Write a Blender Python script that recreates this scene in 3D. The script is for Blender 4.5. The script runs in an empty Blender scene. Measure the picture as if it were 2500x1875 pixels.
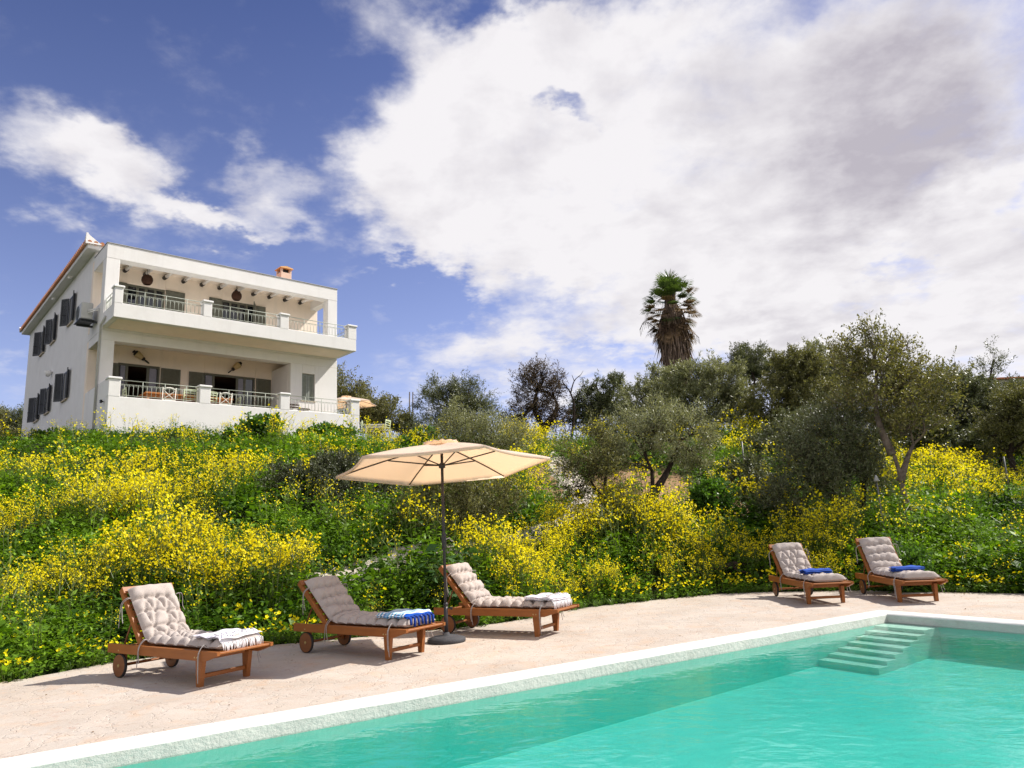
import bpy, math, random
import numpy as np
from mathutils import Vector, Matrix
from mathutils.geometry import tessellate_polygon
random.seed(7); RNG = np.random.default_rng(11)
C = bpy.context.scene.collection
sc = bpy.context.scene
R = math.radians
PI = math.pi

# ------------------------------------------------------------------ camera
FPX, PITCH, ROLL, CAMZ = 1757.0, .198, -.046, 1.4
cd = bpy.data.cameras.new('camera'); cam = bpy.data.objects.new('camera', cd); C.objects.link(cam)
cd.sensor_width = 36.0; cd.lens = FPX / 2500 * 36.0; cd.clip_end = 6000; cd.clip_start = .05
_f = Vector((0, math.cos(PITCH), math.sin(PITCH))); _r = Vector((1, 0, 0)); _u = Vector((0, -math.sin(PITCH), math.cos(PITCH)))
_r2 = _r * math.cos(ROLL) + _u * math.sin(ROLL); _u2 = -_r * math.sin(ROLL) + _u * math.cos(ROLL)
cam.matrix_world = Matrix(((_r2.x, _u2.x, -_f.x, 0), (_r2.y, _u2.y, -_f.y, 0), (_r2.z, _u2.z, -_f.z, CAMZ), (0, 0, 0, 1)))
sc.camera = cam

def direction(px, py):
    return _f + _r2 * ((px - 1250) / FPX) - _u2 * ((py - 937.5) / FPX)

def at(px, py, Y):
    """survey point: the place at distance Y seen under this bearing"""
    d = direction(px, py); d = d * (Y / d.y)
    return Vector((d.x, d.y, d.z + CAMZ))

# ------------------------------------------------------------------ light
SUN_DIR = Vector((.948, .318, 0)).normalized(); SUN_EL = R(47)
sd = bpy.data.lights.new('sun', 'SUN'); sun = bpy.data.objects.new('sun', sd); C.objects.link(sun)
sd.energy = 4.6; sd.angle = R(.55); sd.color = (1, .95, .87)
sv = Vector((SUN_DIR.x * math.cos(SUN_EL), SUN_DIR.y * math.cos(SUN_EL), math.sin(SUN_EL)))
sun.rotation_euler = (-sv).to_track_quat('-Z', 'Y').to_euler()
sun.location = (20, 5, 30)
sc.view_settings.view_transform = 'Standard'; sc.view_settings.look = 'None'
sc.view_settings.exposure = .62; sc.view_settings.gamma = 1.0

# ------------------------------------------------------------------ node helpers
class NT:
    def __init__(s, nt):
        s.nt = nt; nt.nodes.clear()
    def n(s, t, **kw):
        nd = s.nt.nodes.new(t)
        for k, v in kw.items():
            if k.startswith('i_'):
                nd.inputs[k[2:].replace('_', ' ')].default_value = v
            else:
                setattr(nd, k, v)
        return nd
    def l(s, a, b): s.nt.links.new(a, b)
    def put(s, v, sock):
        if hasattr(v, 'is_output'): s.l(v, sock)
        else: sock.default_value = v
    def math(s, op, a, b=0.0, c=None, clamp=False):
        m = s.n('ShaderNodeMath', operation=op, use_clamp=clamp)
        s.put(a, m.inputs[0]); s.put(b, m.inputs[1])
        if c is not None: s.put(c, m.inputs[2])
        return m.outputs[0]
    def vmath(s, op, a, b=(0, 0, 0)):
        m = s.n('ShaderNodeVectorMath', operation=op); s.put(a, m.inputs[0])
        if op == 'SCALE': s.put(b, m.inputs['Scale'])
        else: s.put(b, m.inputs[1])
        return m.outputs['Value'] if op in ('DOT_PRODUCT', 'LENGTH', 'DISTANCE') else m.outputs[0]
    def mix(s, f, a, b, blend='MIX'):
        m = s.n('ShaderNodeMix', data_type='RGBA', blend_type=blend)
        s.put(f, m.inputs[0])
        for v, k in ((a, 6), (b, 7)):
            if not hasattr(v, 'is_output') and len(v) == 3: v = (*v, 1)
            s.put(v, m.inputs[k])
        return m.outputs[2]
    def noise(s, vec, scale, detail=4, rough=.55, dist=0.0, out=0):
        m = s.n('ShaderNodeTexNoise'); m.inputs['Scale'].default_value = scale; m.inputs['Detail'].default_value = detail
        m.inputs['Roughness'].default_value = rough; m.inputs['Distortion'].default_value = dist
        if vec is not None: s.l(vec, m.inputs['Vector'])
        return m.outputs[out]
    def rng(s, v, a, b, c=0.0, d=1.0, smooth=False):
        m = s.n('ShaderNodeMapRange'); m.interpolation_type = 'SMOOTHSTEP' if smooth else 'LINEAR'
        s.put(v, m.inputs[0])
        for i, x in enumerate((a, b, c, d)): m.inputs[i + 1].default_value = x
        return m.outputs[0]
    def ramp(s, v, stops):
        m = s.n('ShaderNodeValToRGB'); e = m.color_ramp.elements
        while len(e) < len(stops): e.new(.5)
        for k, (p, col) in zip(e, stops): k.position = p; k.color = (*col, 1)
        s.put(v, m.inputs[0]); return m.outputs[0]

# ------------------------------------------------------------------ sky
w = bpy.data.worlds.new('World'); sc.world = w; w.use_nodes = True
N = NT(w.node_tree)
tc = N.n('ShaderNodeTexCoord').outputs['Generated']
sky = N.n('ShaderNodeTexSky', sky_type='NISHITA'); sky.sun_disc = False
sky.sun_elevation = SUN_EL; sky.sun_rotation = math.atan2(SUN_DIR.x, SUN_DIR.y); sky.air_density = 1.0; sky.dust_density = .6; sky.ozone_density = 2.6
sep = N.n('ShaderNodeSeparateXYZ'); N.l(tc, sep.inputs[0])
az = N.math('ARCTAN2', sep.outputs[0], sep.outputs[1]); el = N.math('ARCSINE', sep.outputs[2])
P = N.n('ShaderNodeCombineXYZ'); N.l(az, P.inputs[0]); N.l(el, P.inputs[1]); P = P.outputs[0]
# cloud-layer coordinates (perspective of a flat layer overhead)
den = N.math('ADD', N.math('MAXIMUM', sep.outputs[2], 0.0), .22)
cx = N.math('DIVIDE', sep.outputs[0], den); cy = N.math('DIVIDE', sep.outputs[1], den)
L = N.n('ShaderNodeCombineXYZ'); N.l(cx, L.inputs[0]); N.l(cy, L.inputs[1]); L = L.outputs[0]
wn = N.noise(L, 3.2, 5, .6, 0, 1)
warp = N.vmath('ADD', N.vmath('SCALE', N.vmath('SUBTRACT', wn, (.5, .5, .5)), .24), N.vmath('SCALE', N.vmath('SUBTRACT', N.noise(L, 13, 5, .65, 0, 1), (.5, .5, .5)), .07))
PW = N.vmath('ADD', P, warp)
def azel(px, py):
    d = direction(px, py).normalized(); return math.atan2(d.x, d.y), math.asin(d.z)
def blob(px, py, rx, ry, rot, wt, inner=.15, vec=None):
    a, e = azel(px, py); k = FPX * (1 + ((px - 1250) / FPX) ** 2); kx = rx / k / max(.5, math.cos(e)) ; ky = ry / FPX
    c, s_ = math.cos(R(rot)), math.sin(R(rot))
    v = N.vmath('SUBTRACT', vec or PW, (a, e, 0))
    X = N.vmath('DOT_PRODUCT', v, (c / kx, s_ / kx, 0)); Y = N.vmath('DOT_PRODUCT', v, (-s_ / ky, c / ky, 0))
    ln = N.math('SQRT', N.math('ADD', N.math('MULTIPLY', X, X), N.math('MULTIPLY', Y, Y)))
    return N.rng(ln, inner, 1.0, wt, 0.0, True)
def total(lst):
    o = lst[0]
    for b in lst[1:]: o = N.math('ADD', o, b)
    return o
cover = total([
    blob(120, 330, 280, 180, -18, .92), blob(330, 430, 300, 120, -30, .92), blob(500, 510, 170, 60, -12, .7),
    blob(660, 430, 150, 130, -10, .62), blob(620, 520, 200, 60, 0, .4),
    blob(1180, 90, 420, 170, -12, 1.0), blob(1060, 330, 300, 260, 20, .95), blob(1000, 560, 240, 160, 0, .55),
    blob(1750, 330, 1000, 420, 0, 1.25, .3), blob(1450, 620, 700, 200, -4, 1.0), blob(2000, 640, 800, 240, 0, 1.0),
    blob(1250, 860, 460, 80, 0, .55), blob(2050, 830, 560, 130, 0, .7), blob(1700, 800, 400, 130, 0, .6),
    blob(60, 880, 220, 60, 0, .35), blob(2300, 900, 700, 140, 0, .7), blob(1300, 950, 500, 60, 0, .5),
    blob(2350, 660, 500, 120, 0, .6), blob(2480, 560, 300, 260, 0, .9), blob(1480, 20, 560, 130, 0, .75), blob(1330, 770, 420, 130, 0, .42), blob(900, 420, 160, 200, 20, .45), N.rng(sep.outputs[1], .35, -.25, 0, .95),  # last term: out-of-view cloud behind the camera, added to lift ambient light
    N.math('MULTIPLY', N.rng(el, .36, .14, 0, .42, True), N.rng(az, -.35, .1, 0, 1, True))])
holes = total([blob(1375, 305, 120, 40, -35, .7, .0), blob(1000, 720, 220, 90, -10, .7), blob(2080, 545, 160, 45, -30, .45), blob(2180, 720, 300, 50, 8, .45), blob(1270, 690, 90, 70, 0, .4), blob(1270, 40, 60, 34, 0, .35)])
fb = N.noise(L, 2.3, 9, .62, .25)
fb2 = N.noise(L, 9.0, 7, .6, .2)
dens = N.math('ADD', N.math('SUBTRACT', cover, holes), N.math('ADD', N.math('MULTIPLY', N.math('SUBTRACT', fb, .5), 1.7), N.math('MULTIPLY', N.math('SUBTRACT', fb2, .5), 1.0)))
alpha = N.rng(dens, .05, 1.25, 0, 1, True)
grey = total([blob(2210, 290, 400, 300, 35, 1.0, .0), blob(1750, 200, 420, 170, 0, .28, 0), blob(2050, 400, 500, 260, 10, .3, 0), blob(1950, 770, 400, 60, 0, .25, 0)])
grey = N.math('ADD', grey, N.math('MULTIPLY', N.math('SUBTRACT', N.noise(L, 2.9, 5, .5), .47), 1.1), clamp=True)
sh_ = N.vmath('ADD', L, (SUN_DIR.x * .07, SUN_DIR.y * .07, 0)); relief = N.math('SUBTRACT', N.noise(sh_, 4.6, 7, .58, .2), N.noise(L, 4.6, 7, .58, .2))
grey = N.math('ADD', grey, N.math('MULTIPLY', relief, 1.4), clamp=True)
cloudcol = N.mix(grey, (6.0, 5.85, 6.0), (3.4, 3.2, 3.6))
skyc = N.mix(1.0, sky.outputs[0], N.mix(N.rng(el, .18, .72, 0, 1), (1.18, .95, 1.08), (.50, .48, .69)), 'MULTIPLY')
col = N.mix(alpha, skyc, cloudcol)
bg = N.n('ShaderNodeBackground'); bg.inputs['Strength'].default_value = .1; N.l(col, bg.inputs['Color'])
wo = N.n('ShaderNodeOutputWorld'); N.l(bg.outputs[0], wo.inputs[0])

# ------------------------------------------------------------------ materials
MATS = {}
def pmat(name, col, rough=.6, var=.12, vscale=8, bump=0.0, bscale=60, spec=.4, col2=None, metal=0.0, stops=None, detail=5, dirt=None):
    """procedural painted / plastered / stone-like surface in object coordinates"""
    if name in MATS: return MATS[name]
    m = bpy.data.materials.new(name); m.use_nodes = True; N = NT(m.node_tree)
    oc = N.n('ShaderNodeTexCoord').outputs['Object']
    nz = N.noise(oc, vscale, detail, .6)
    c2 = col2 or tuple(max(0, c * (1 - 2.2 * var)) for c in col)
    c = N.mix(N.rng(nz, .3, .7), c2, col)
    if name in ('white_render', 'bounce_tinted_render'):
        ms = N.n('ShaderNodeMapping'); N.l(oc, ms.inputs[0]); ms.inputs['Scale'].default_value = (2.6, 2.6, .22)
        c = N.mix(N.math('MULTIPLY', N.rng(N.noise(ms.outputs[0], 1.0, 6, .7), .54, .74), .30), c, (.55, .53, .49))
    if dirt:
        dn = N.noise(oc, dirt[1], 6, .7); c = N.mix(N.math('MULTIPLY', N.rng(dn, .55, .72), dirt[2]), c, dirt[0])
    b = N.n('ShaderNodeBsdfPrincipled'); N.l(c, b.inputs['Base Color']); b.inputs['Roughness'].default_value = rough
    b.inputs['Specular IOR Level'].default_value = spec; b.inputs['Metallic'].default_value = metal
    if bump:
        bp = N.n('ShaderNodeBump'); bp.inputs['Strength'].default_value = bump; bp.inputs['Distance'].default_value = .02
        N.l(N.noise(oc, bscale, 6, .65), bp.inputs['Height']); N.l(bp.outputs[0], b.inputs['Normal'])
    o = N.n('ShaderNodeOutputMaterial'); N.l(b.outputs[0], o.inputs[0])
    MATS[name] = m; return m

def leafmat(name, dark, light, trans=.3, rough=.5, spec=.35, under=None):
    m = bpy.data.materials.new(name); m.use_nodes = True; N = NT(m.node_tree)
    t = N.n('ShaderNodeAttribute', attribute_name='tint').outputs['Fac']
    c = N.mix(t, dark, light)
    if under:
        g = N.n('ShaderNodeNewGeometry').outputs['Backfacing']; c = N.mix(g, c, N.mix(t, tuple(x * .75 for x in under), under))
    b = N.n('ShaderNodeBsdfPrincipled'); N.l(c, b.inputs['Base Color']); b.inputs['Roughness'].default_value = rough; b.inputs['Specular IOR Level'].default_value = spec
    o = N.n('ShaderNodeOutputMaterial')
    if trans:
        tr = N.n('ShaderNodeBsdfTranslucent'); N.l(N.mix(1.0, c, (1.25, 1.25, .6), 'MULTIPLY'), tr.inputs[0])
        mx = N.n('ShaderNodeMixShader'); mx.inputs[0].default_value = trans; N.l(b.outputs[0], mx.inputs[1]); N.l(tr.outputs[0], mx.inputs[2]); N.l(mx.outputs[0], o.inputs[0])
    else: N.l(b.outputs[0], o.inputs[0])
    MATS[name] = m; return m

def woodmat(name, c1, c2, scale=(3, 40, 40), rough=.45):
    m = bpy.data.materials.new(name); m.use_nodes = True; N = NT(m.node_tree)
    oc = N.n('ShaderNodeTexCoord').outputs['Object']
    mp = N.n('ShaderNodeMapping'); N.l(oc, mp.inputs[0]); mp.inputs['Scale'].default_value = scale
    nz = N.noise(mp.outputs[0], 1.0, 5, .65, .4); n2 = N.noise(oc, 5, 3)
    c = N.mix(N.math('ADD', N.math('MULTIPLY', nz, .75), N.math('MULTIPLY', n2, .3), clamp=True), c1, c2)
    b = N.n('ShaderNodeBsdfPrincipled'); N.l(c, b.inputs['Base Color']); b.inputs['Roughness'].default_value = rough; b.inputs['Specular IOR Level'].default_value = .35
    bp = N.n('ShaderNodeBump'); bp.inputs['Strength'].default_value = .15; bp.inputs['Distance'].default_value = .004; N.l(nz, bp.inputs['Height']); N.l(bp.outputs[0], b.inputs['Normal'])
    o = N.n('ShaderNodeOutputMaterial'); N.l(b.outputs[0], o.inputs[0]); MATS[name] = m; return m

# ------------------------------------------------------------------ mesh helpers
class MB:
    def __init__(s): s.v = []; s.f = []; s.mi = []
    def add(s, vs, fs, mi=0):
        o = len(s.v); s.v += [tuple(v) for v in vs]; s.f += [tuple(i + o for i in f) for f in fs]; s.mi += [mi] * len(fs); return s
    def box(s, a, b, mi=0, bev=0.0, M=None):
        x0, y0, z0 = [min(p, q) for p, q in zip(a, b)]; x1, y1, z1 = [max(p, q) for p, q in zip(a, b)]
        if bev:
            k = min(bev, (x1 - x0) * .45, (y1 - y0) * .45, (z1 - z0) * .45); vs = []; idx = {}
            X = (x0, x1); Y = (y0, y1); Z = (z0, z1)
            for i in (0, 1):
                for j in (0, 1):
                    for l in (0, 1):
                        sx, sy, sz = (1, -1)[i], (1, -1)[j], (1, -1)[l]
                        for ax in range(3):
                            p = [X[i] + sx * k, Y[j] + sy * k, Z[l] + sz * k]; p[ax] = (X[i], Y[j], Z[l])[ax]
                            idx[i, j, l, ax] = len(vs); vs.append(p)
            fs = []
            for s_ in (0, 1):
                fs.append([idx[s_, j, l, 0] for j, l in ((0, 0), (1, 0), (1, 1), (0, 1))]); fs.append([idx[i, s_, l, 1] for i, l in ((0, 0), (1, 0), (1, 1), (0, 1))]); fs.append([idx[i, j, s_, 2] for i, j in ((0, 0), (1, 0), (1, 1), (0, 1))])
            for i in (0, 1):
                for j in (0, 1):
                    fs.append([idx[i, j, 0, 0], idx[i, j, 0, 1], idx[i, j, 1, 1], idx[i, j, 1, 0]])
                    fs.append([idx[i, 0, j, 0], idx[i, 0, j, 2], idx[i, 1, j, 2], idx[i, 1, j, 0]])
                    fs.append([idx[0, i, j, 1], idx[0, i, j, 2], idx[1, i, j, 2], idx[1, i, j, 1]])
                    for l in (0, 1): fs.append([idx[i, j, l, 0], idx[i, j, l, 1], idx[i, j, l, 2]])
        else:
            vs = [(x, y, z) for x in (x0, x1) for y in (y0, y1) for z in (z0, z1)]
            fs = [(0, 1, 3, 2), (4, 6, 7, 5), (0, 4, 5, 1), (2, 3, 7, 6), (0, 2, 6, 4), (1, 5, 7, 3)]
        if M is not None: vs = [M @ Vector(v) for v in vs]
        return s.add(vs, fs, mi)
    def tube(s, pts, rad, n=8, mi=0, cap=True, M=None):
        pts = [Vector(p) for p in pts]; rad = rad if hasattr(rad, '__len__') else [rad] * len(pts); vs = []; fs = []; ref = None
        for i, p in enumerate(pts):
            t = (pts[min(i + 1, len(pts) - 1)] - pts[max(i - 1, 0)])
            t = t.normalized() if t.length > 1e-9 else Vector((0, 0, 1))
            if ref is None: ref = t.orthogonal().normalized()
            ref = (ref - t * ref.dot(t)); ref = ref.normalized() if ref.length > 1e-6 else t.orthogonal().normalized(); b = t.cross(ref)
            for k in range(n):
                a = 2 * PI * k / n; vs.append(p + (ref * math.cos(a) + b * math.sin(a)) * rad[i])
        for i in range(len(pts) - 1):
            for k in range(n): fs.append((i * n + k, i * n + (k + 1) % n, (i + 1) * n + (k + 1) % n, (i + 1) * n + k))
        if cap: fs.append(tuple(range(n))[::-1]); fs.append(tuple((len(pts) - 1) * n + k for k in range(n)))
        if M is not None: vs = [M @ v for v in vs]
        return s.add(vs, fs, mi)
    def lathe(s, prof, n=24, mi=0, M=None, cap=True):
        vs = [(r * math.cos(2 * PI * k / n), r * math.sin(2 * PI * k / n), z) for r, z in prof for k in range(n)]; fs = []
        for i in range(len(prof) - 1):
            for k in range(n): fs.append((i * n + k, i * n + (k + 1) % n, (i + 1) * n + (k + 1) % n, (i + 1) * n + k))
        if cap: fs.append(tuple(range(n))[::-1]); fs.append(tuple((len(prof) - 1) * n + k for k in range(n)))
        if M is not None: vs = [M @ Vector(v) for v in vs]
        return s.add(vs, fs, mi)
    def prism(s, poly, a, b, axis=1, mi=0, M=None):
        """poly in the two other axes, extruded along axis from a to b"""
        def mk(p, t):
            q = [0, 0, 0]; o = [i for i in range(3) if i != axis]; q[o[0]], q[o[1]], q[axis] = p[0], p[1], t; return q
        n = len(poly); vs = [mk(p, a) for p in poly] + [mk(p, b) for p in poly]
        fs = [tuple(range(n)), tuple(range(n, 2 * n))[::-1]] + [(i, (i + 1) % n, n + (i + 1) % n, n + i) for i in range(n)]
        if M is not None: vs = [M @ Vector(v) for v in vs]
        return s.add(vs, fs, mi)
    def grid(s, rows, mi=0, closed=False):
        n = len(rows[0]); vs = [p for r in rows for p in r]; fs = []
        for i in range(len(rows) - 1):
            for k in range(n if closed else n - 1): fs.append((i * n + k, i * n + (k + 1) % n, (i + 1) * n + (k + 1) % n, (i + 1) * n + k))
        return s.add(vs, fs, mi)
    def build(s, name, mats, parent=None, smooth=False, fix=True):
        me = bpy.data.meshes.new(name); me.from_pydata(s.v, [], s.f)
        for m in (mats if isinstance(mats, (list, tuple)) else [mats]): me.materials.append(m)
        me.polygons.foreach_set('material_index', s.mi)
        if fix:
            import bmesh
            bm = bmesh.new(); bm.from_mesh(me); bmesh.ops.recalc_face_normals(bm, faces=bm.faces); bm.to_mesh(me); bm.free()
        if smooth: me.polygons.foreach_set('use_smooth', [True] * len(me.polygons))
        me.update()
        o = bpy.data.objects.new(name, me); C.objects.link(o)
        if parent: o.parent = parent
        return o

def empty(name, loc=(0, 0, 0), rz=0.0):
    o = bpy.data.objects.new(name, None); C.objects.link(o); o.location = loc; o.rotation_euler = (0, 0, rz); o.empty_display_size = .2; return o
def tag(o, label=None, cat=None, group=None, kind=None):
    if label: o['label'] = label
    if cat: o['category'] = cat
    if group: o['group'] = group
    if kind: o['kind'] = kind
    return o
def copy_tree(o, parent=None):
    c = o.copy(); C.objects.link(c)
    if parent: c.parent = parent
    for ch in list(o.children): copy_tree(ch, c)
    return c

def np_mesh(name, V, F, mi, mats, tint=None, parent=None, smooth=False):
    """V (n,3), F (m,4) quads, mi (m,), tint (m,)"""
    me = bpy.data.meshes.new(name); n, m = len(V), len(F)
    me.vertices.add(n); me.vertices.foreach_set('co', np.ascontiguousarray(V, dtype=np.float32).ravel())
    me.loops.add(4 * m); me.loops.foreach_set('vertex_index', np.ascontiguousarray(F, dtype=np.int32).ravel())
    me.polygons.add(m); me.polygons.foreach_set('loop_start', np.arange(0, 4 * m, 4, dtype=np.int32))
    try: me.polygons.foreach_set('loop_total', np.full(m, 4, dtype=np.int32))
    except Exception: pass
    for q in mats: me.materials.append(q)
    me.polygons.foreach_set('material_index', np.ascontiguousarray(mi, dtype=np.int32))
    if smooth: me.polygons.foreach_set('use_smooth', np.ones(m, dtype=bool))
    if tint is not None:
        a = me.attributes.new('tint', 'FLOAT', 'FACE'); a.data.foreach_set('value', np.ascontiguousarray(tint, dtype=np.float32))
    me.update(calc_edges=True); me.validate()
    o = bpy.data.objects.new(name, me); C.objects.link(o)
    if parent: o.parent = parent
    return o

def unit(v): return v / np.maximum(np.linalg.norm(v, axis=-1, keepdims=True), 1e-9)
def leaf_quads(base, d, nrm, ln, wd, fold=.0):
    """diamond leaves: base points, unit directions, rough normals -> V (4n,3), F (n,4)"""
    side = unit(np.cross(d, nrm)); up = np.cross(side, d); n = len(base)
    ln = np.broadcast_to(ln, (n,))[:, None]; wd = np.broadcast_to(wd, (n,))[:, None]
    mid = base + d * ln * .5 + up * ln * fold
    V = np.stack([base, mid + side * wd * .5, base + d * ln, mid - side * wd * .5], 1).reshape(-1, 3)
    return V, np.arange(4 * n).reshape(n, 4)
def ribbons(a, b, w):
    """thin strips from a to b"""
    n = len(a); s_ = unit(np.cross(b - a, RNG.normal(size=(n, 3)))) * np.broadcast_to(w, (n,))[:, None]
    return np.stack([a - s_, a + s_, b + s_ * .5, b - s_ * .5], 1).reshape(-1, 3), np.arange(4 * n).reshape(n, 4)
class Acc:
    def __init__(s): s.V = []; s.F = []; s.m = []; s.t = []; s.n = 0
    def add(s, V, F, mi, tint):
        s.V.append(V); s.F.append(F + s.n); s.n += len(V); k = len(F)
        s.m.append(np.broadcast_to(np.asarray(mi), (k,))); s.t.append(np.broadcast_to(np.asarray(tint, float), (k,)))
    def out(s): return np.concatenate(s.V), np.concatenate(s.F), np.concatenate(s.m), np.concatenate(s.t)
def stamp(acc, tmpl, pos, yaw, scale, tilt=None, tint=None, zs=None):
    """copies of a template (V,F,mi,tint) at pos, one numpy pass"""
    V, F, mi, tt = tmpl; k = len(pos); c, s_ = np.cos(yaw), np.sin(yaw)
    x = V[None, :, 0] * c[:, None] - V[None, :, 1] * s_[:, None]; y = V[None, :, 0] * s_[:, None] + V[None, :, 1] * c[:, None]
    z = np.broadcast_to(V[None, :, 2], x.shape) * (1 if zs is None else zs[:, None])
    W = np.stack([x, y, z], -1) * scale[:, None, None]
    if tilt is not None: W[:, :, :2] += W[:, :, 2:3] * tilt[:, None, :]
    W = W + pos[:, None, :]
    FF = (F[None] + (np.arange(k) * len(V))[:, None, None]).reshape(-1, 4)
    T = tt[None] + (0 if tint is None else tint[:, None])
    acc.add(W.reshape(-1, 3), FF, np.tile(mi, k), np.clip(np.broadcast_to(T, (k, len(F))), 0, 1).ravel())
EDGE = np.array(
[[-30.0, -2.0], [-14.0, 3.5], [-8.5, 6.6], [-5.78, 8.36], [-5.08, 9.4], [-3.74, 10.1], [-2.44, 10.55], [-0.6, 11.3], [0.1, 11.9], [0.95, 12.9], [2.4, 13.7], [3.8, 14.3], [4.9, 14.2], [6.26, 13.7], [7.22, 12.9], [8.06, 12.1], [10.5, 9.6], [16.0, 3.5], [22.0, -4.0]] )
CP = np.array( [[-12.69, 22.39, 4.92], [-9.2, 25.3, 5.0], [-6.04, 28.4, 5.08], [-18.0, 22.0, 4.15], [-26.0, 22.0, 4.2], [-24.9, 33.5, 6.1], [-19.0, 28.0, 5.3], [-32.0, 34.0, 5.8], [-9.0, 14.5, 1.75], [-12.0, 17.5, 2.95], [-4.5, 13.5, 1.0], [-7.5, 19.0, 3.0], [-3.0, 17.5, 2.1], [-3.5, 23.0, 3.6], [-2.0, 13.5, 0.78], [1.9, 21.0, 2.3], [0.5, 16.5, 1.35], [0.0, 28.0, 4.3], [-5.5, 31.0, 5.0], [-1.0, 34.0, 5.3], [3.0, 31.0, 4.6], [6.0, 30.0, 4.5], [10.0, 28.0, 4.0], [9.0, 24.5, 3.4], [6.0, 22.0, 2.2], [4.2, 18.0, 1.4], [2.2, 15.6, 0.95], [6.5, 17.0, 1.1], [9.0, 16.0, 1.0], [8.2, 15.3, 0.85], [13.0, 20.0, 1.35], [15.5, 22.0, 1.6], [17.0, 27.0, 2.2], [12.0, 24.0, 2.5], [20.0, 32.0, 3.6], [14.0, 33.0, 4.6], [24.0, 38.0, 4.6], [10.0, 38.0, 5.2], [0.0, 42.0, 5.8], [-14.0, 40.0, 6.3], [14.0, 14.0, 0.6], [20.0, 14.0, 0.7], [26.0, 20.0, 1.3], [-16.0, 11.0, 1.3], [-24.0, 10.0, 1.8], [-30.0, 16.0, 3.2], [35.0, 40.0, 4.6], [-40.0, 45.0, 6.5], [0.0, 60.0, 5.6], [40.0, 60.0, 4.5], [-40.0, 60.0, 6.3], [-14.0, 3.5, 0.02], [-8.5, 6.6, 0.02], [-5.78, 8.36, 0.02], [-5.08, 9.4, 0.02], [-3.74, 10.1, 0.02], [-2.44, 10.55, 0.02], [-0.6, 11.3, 0.02], [0.1, 11.9, 0.02], [0.95, 12.9, 0.02], [2.4, 13.7, 0.02], [3.8, 14.3, 0.02], [4.9, 14.2, 0.02], [6.26, 13.7, 0.02], [7.22, 12.9, 0.02], [8.06, 12.1, 0.02], [10.5, 9.6, 0.02], [16.0, 3.5, 0.02], [-10.0, 0.0, 0.0], [0.0, 0.0, 0.0], [0.0, 6.0, 0.0], [10.0, 2.0, 0.0], [20.0, -8.0, 0.0], [-25.0, -12.0, 0.0], [0.0, -20.0, 0.0]] )
def tps_fit(P,lam=.02):
    X=P[:,:2]/10; n=len(P)
    d=np.linalg.norm(X[:,None]-X[None],axis=2); K=d**2*np.log(d+1e-9)+lam*np.eye(n)*.1
    A=np.zeros((n+3,n+3)); A[:n,:n]=K; A[:n,n]=1; A[:n,n+1:]=X; A[n,:n]=1; A[n+1:,:n]=X.T
    b=np.zeros(n+3); b[:n]=P[:,2]; return X,np.linalg.solve(A,b)
def sdist(x,y):
    """signed distance to the deck edge polyline, + on the hill side"""
    x=np.asarray(x,float);y=np.asarray(y,float); best=np.full(x.shape,1e9); sg=np.zeros(x.shape)
    for (ax,ay),(bx,by) in zip(EDGE[:-1],EDGE[1:]):
        dx,dy=bx-ax,by-ay; t=np.clip(((x-ax)*dx+(y-ay)*dy)/(dx*dx+dy*dy),0,1)
        ex,ey=x-ax-t*dx,y-ay-t*dy; d=np.hypot(ex,ey); s=np.sign(dx*(y-ay)-dy*(x-ax))
        m=d<best-1e-9; best=np.where(m,d,best); sg=np.where(m,s,sg)
    return best*np.where(sg==0,1,sg)
# ================================================================== SETTING
OX, OY, HA = -13.783, 23.381, .832            # house corner and bearing
HE = np.array([math.sin(HA), math.cos(HA)]); HN = np.array([-math.cos(HA), math.sin(HA)])
def to_house(x, y):
    dx, dy = x - OX, y - OY; return dx * HE[0] + dy * HE[1], dx * HN[0] + dy * HN[1]
PC = np.array([5.06, 10.5]); PS = np.array([.535, -.8447]); PL = np.array([-.8447, -.535])   # pool corner, short and long directions
def pool(l, s, z): return (PC[0] + PL[0] * l + PS[0] * s, PC[1] + PL[1] * l + PS[1] * s, z)
PLEN, PWID, COP, WATER, FLOOR = 11.6, 5.3, .288, -.105, -.70

# ---- terrain height
CPX, CPW = tps_fit(CP)
def hz(x, y):
    x = np.asarray(x, float); y = np.asarray(y, float); sh = x.shape
    q = np.clip(np.stack([x.ravel(), y.ravel()], 1), [-60, -25], [60, 70]) / 10; out = np.empty(len(q))
    for i in range(0, len(q), 20000):
        d = np.linalg.norm(q[i:i + 20000, None] - CPX[None], axis=2)
        out[i:i + 20000] = (d ** 2 * np.log(d + 1e-9)) @ CPW[:len(CPX)] + CPW[len(CPX)] + q[i:i + 20000] @ CPW[len(CPX) + 1:]
    return out.reshape(sh)
def wob(x, y, k, ph=0.0):
    return np.sin(x * k + ph + 1.7 * np.sin(y * k * .63 + ph)) * .5 + np.sin(y * k * 1.31 + 2.1 * ph + 1.3 * np.sin(x * k * .83)) * .5
def ground(x, y):
    s = sdist(x, y); h = np.maximum(hz(x, y), -.1) + .06 * wob(x, y, 2.1) + .03 * wob(x, y, 5.3, 1)
    return np.where(s > 0, np.maximum(h, .0) * np.clip(s / .7, 0, 1) - .02 * np.clip(1 - s / .7, 0, 1), -.02)
def ground_at(px, py):
    d = np.array(direction(px, py)); t = np.linspace(4, 60, 1400); Q = np.array([0, 0, CAMZ]) + t[:, None] * d
    h = np.maximum(hz(Q[:, 0], Q[:, 1]), 0); i = np.where(Q[:, 2] < h)[0]
    return Q[i[0]] if len(i) else Q[-1]

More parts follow.
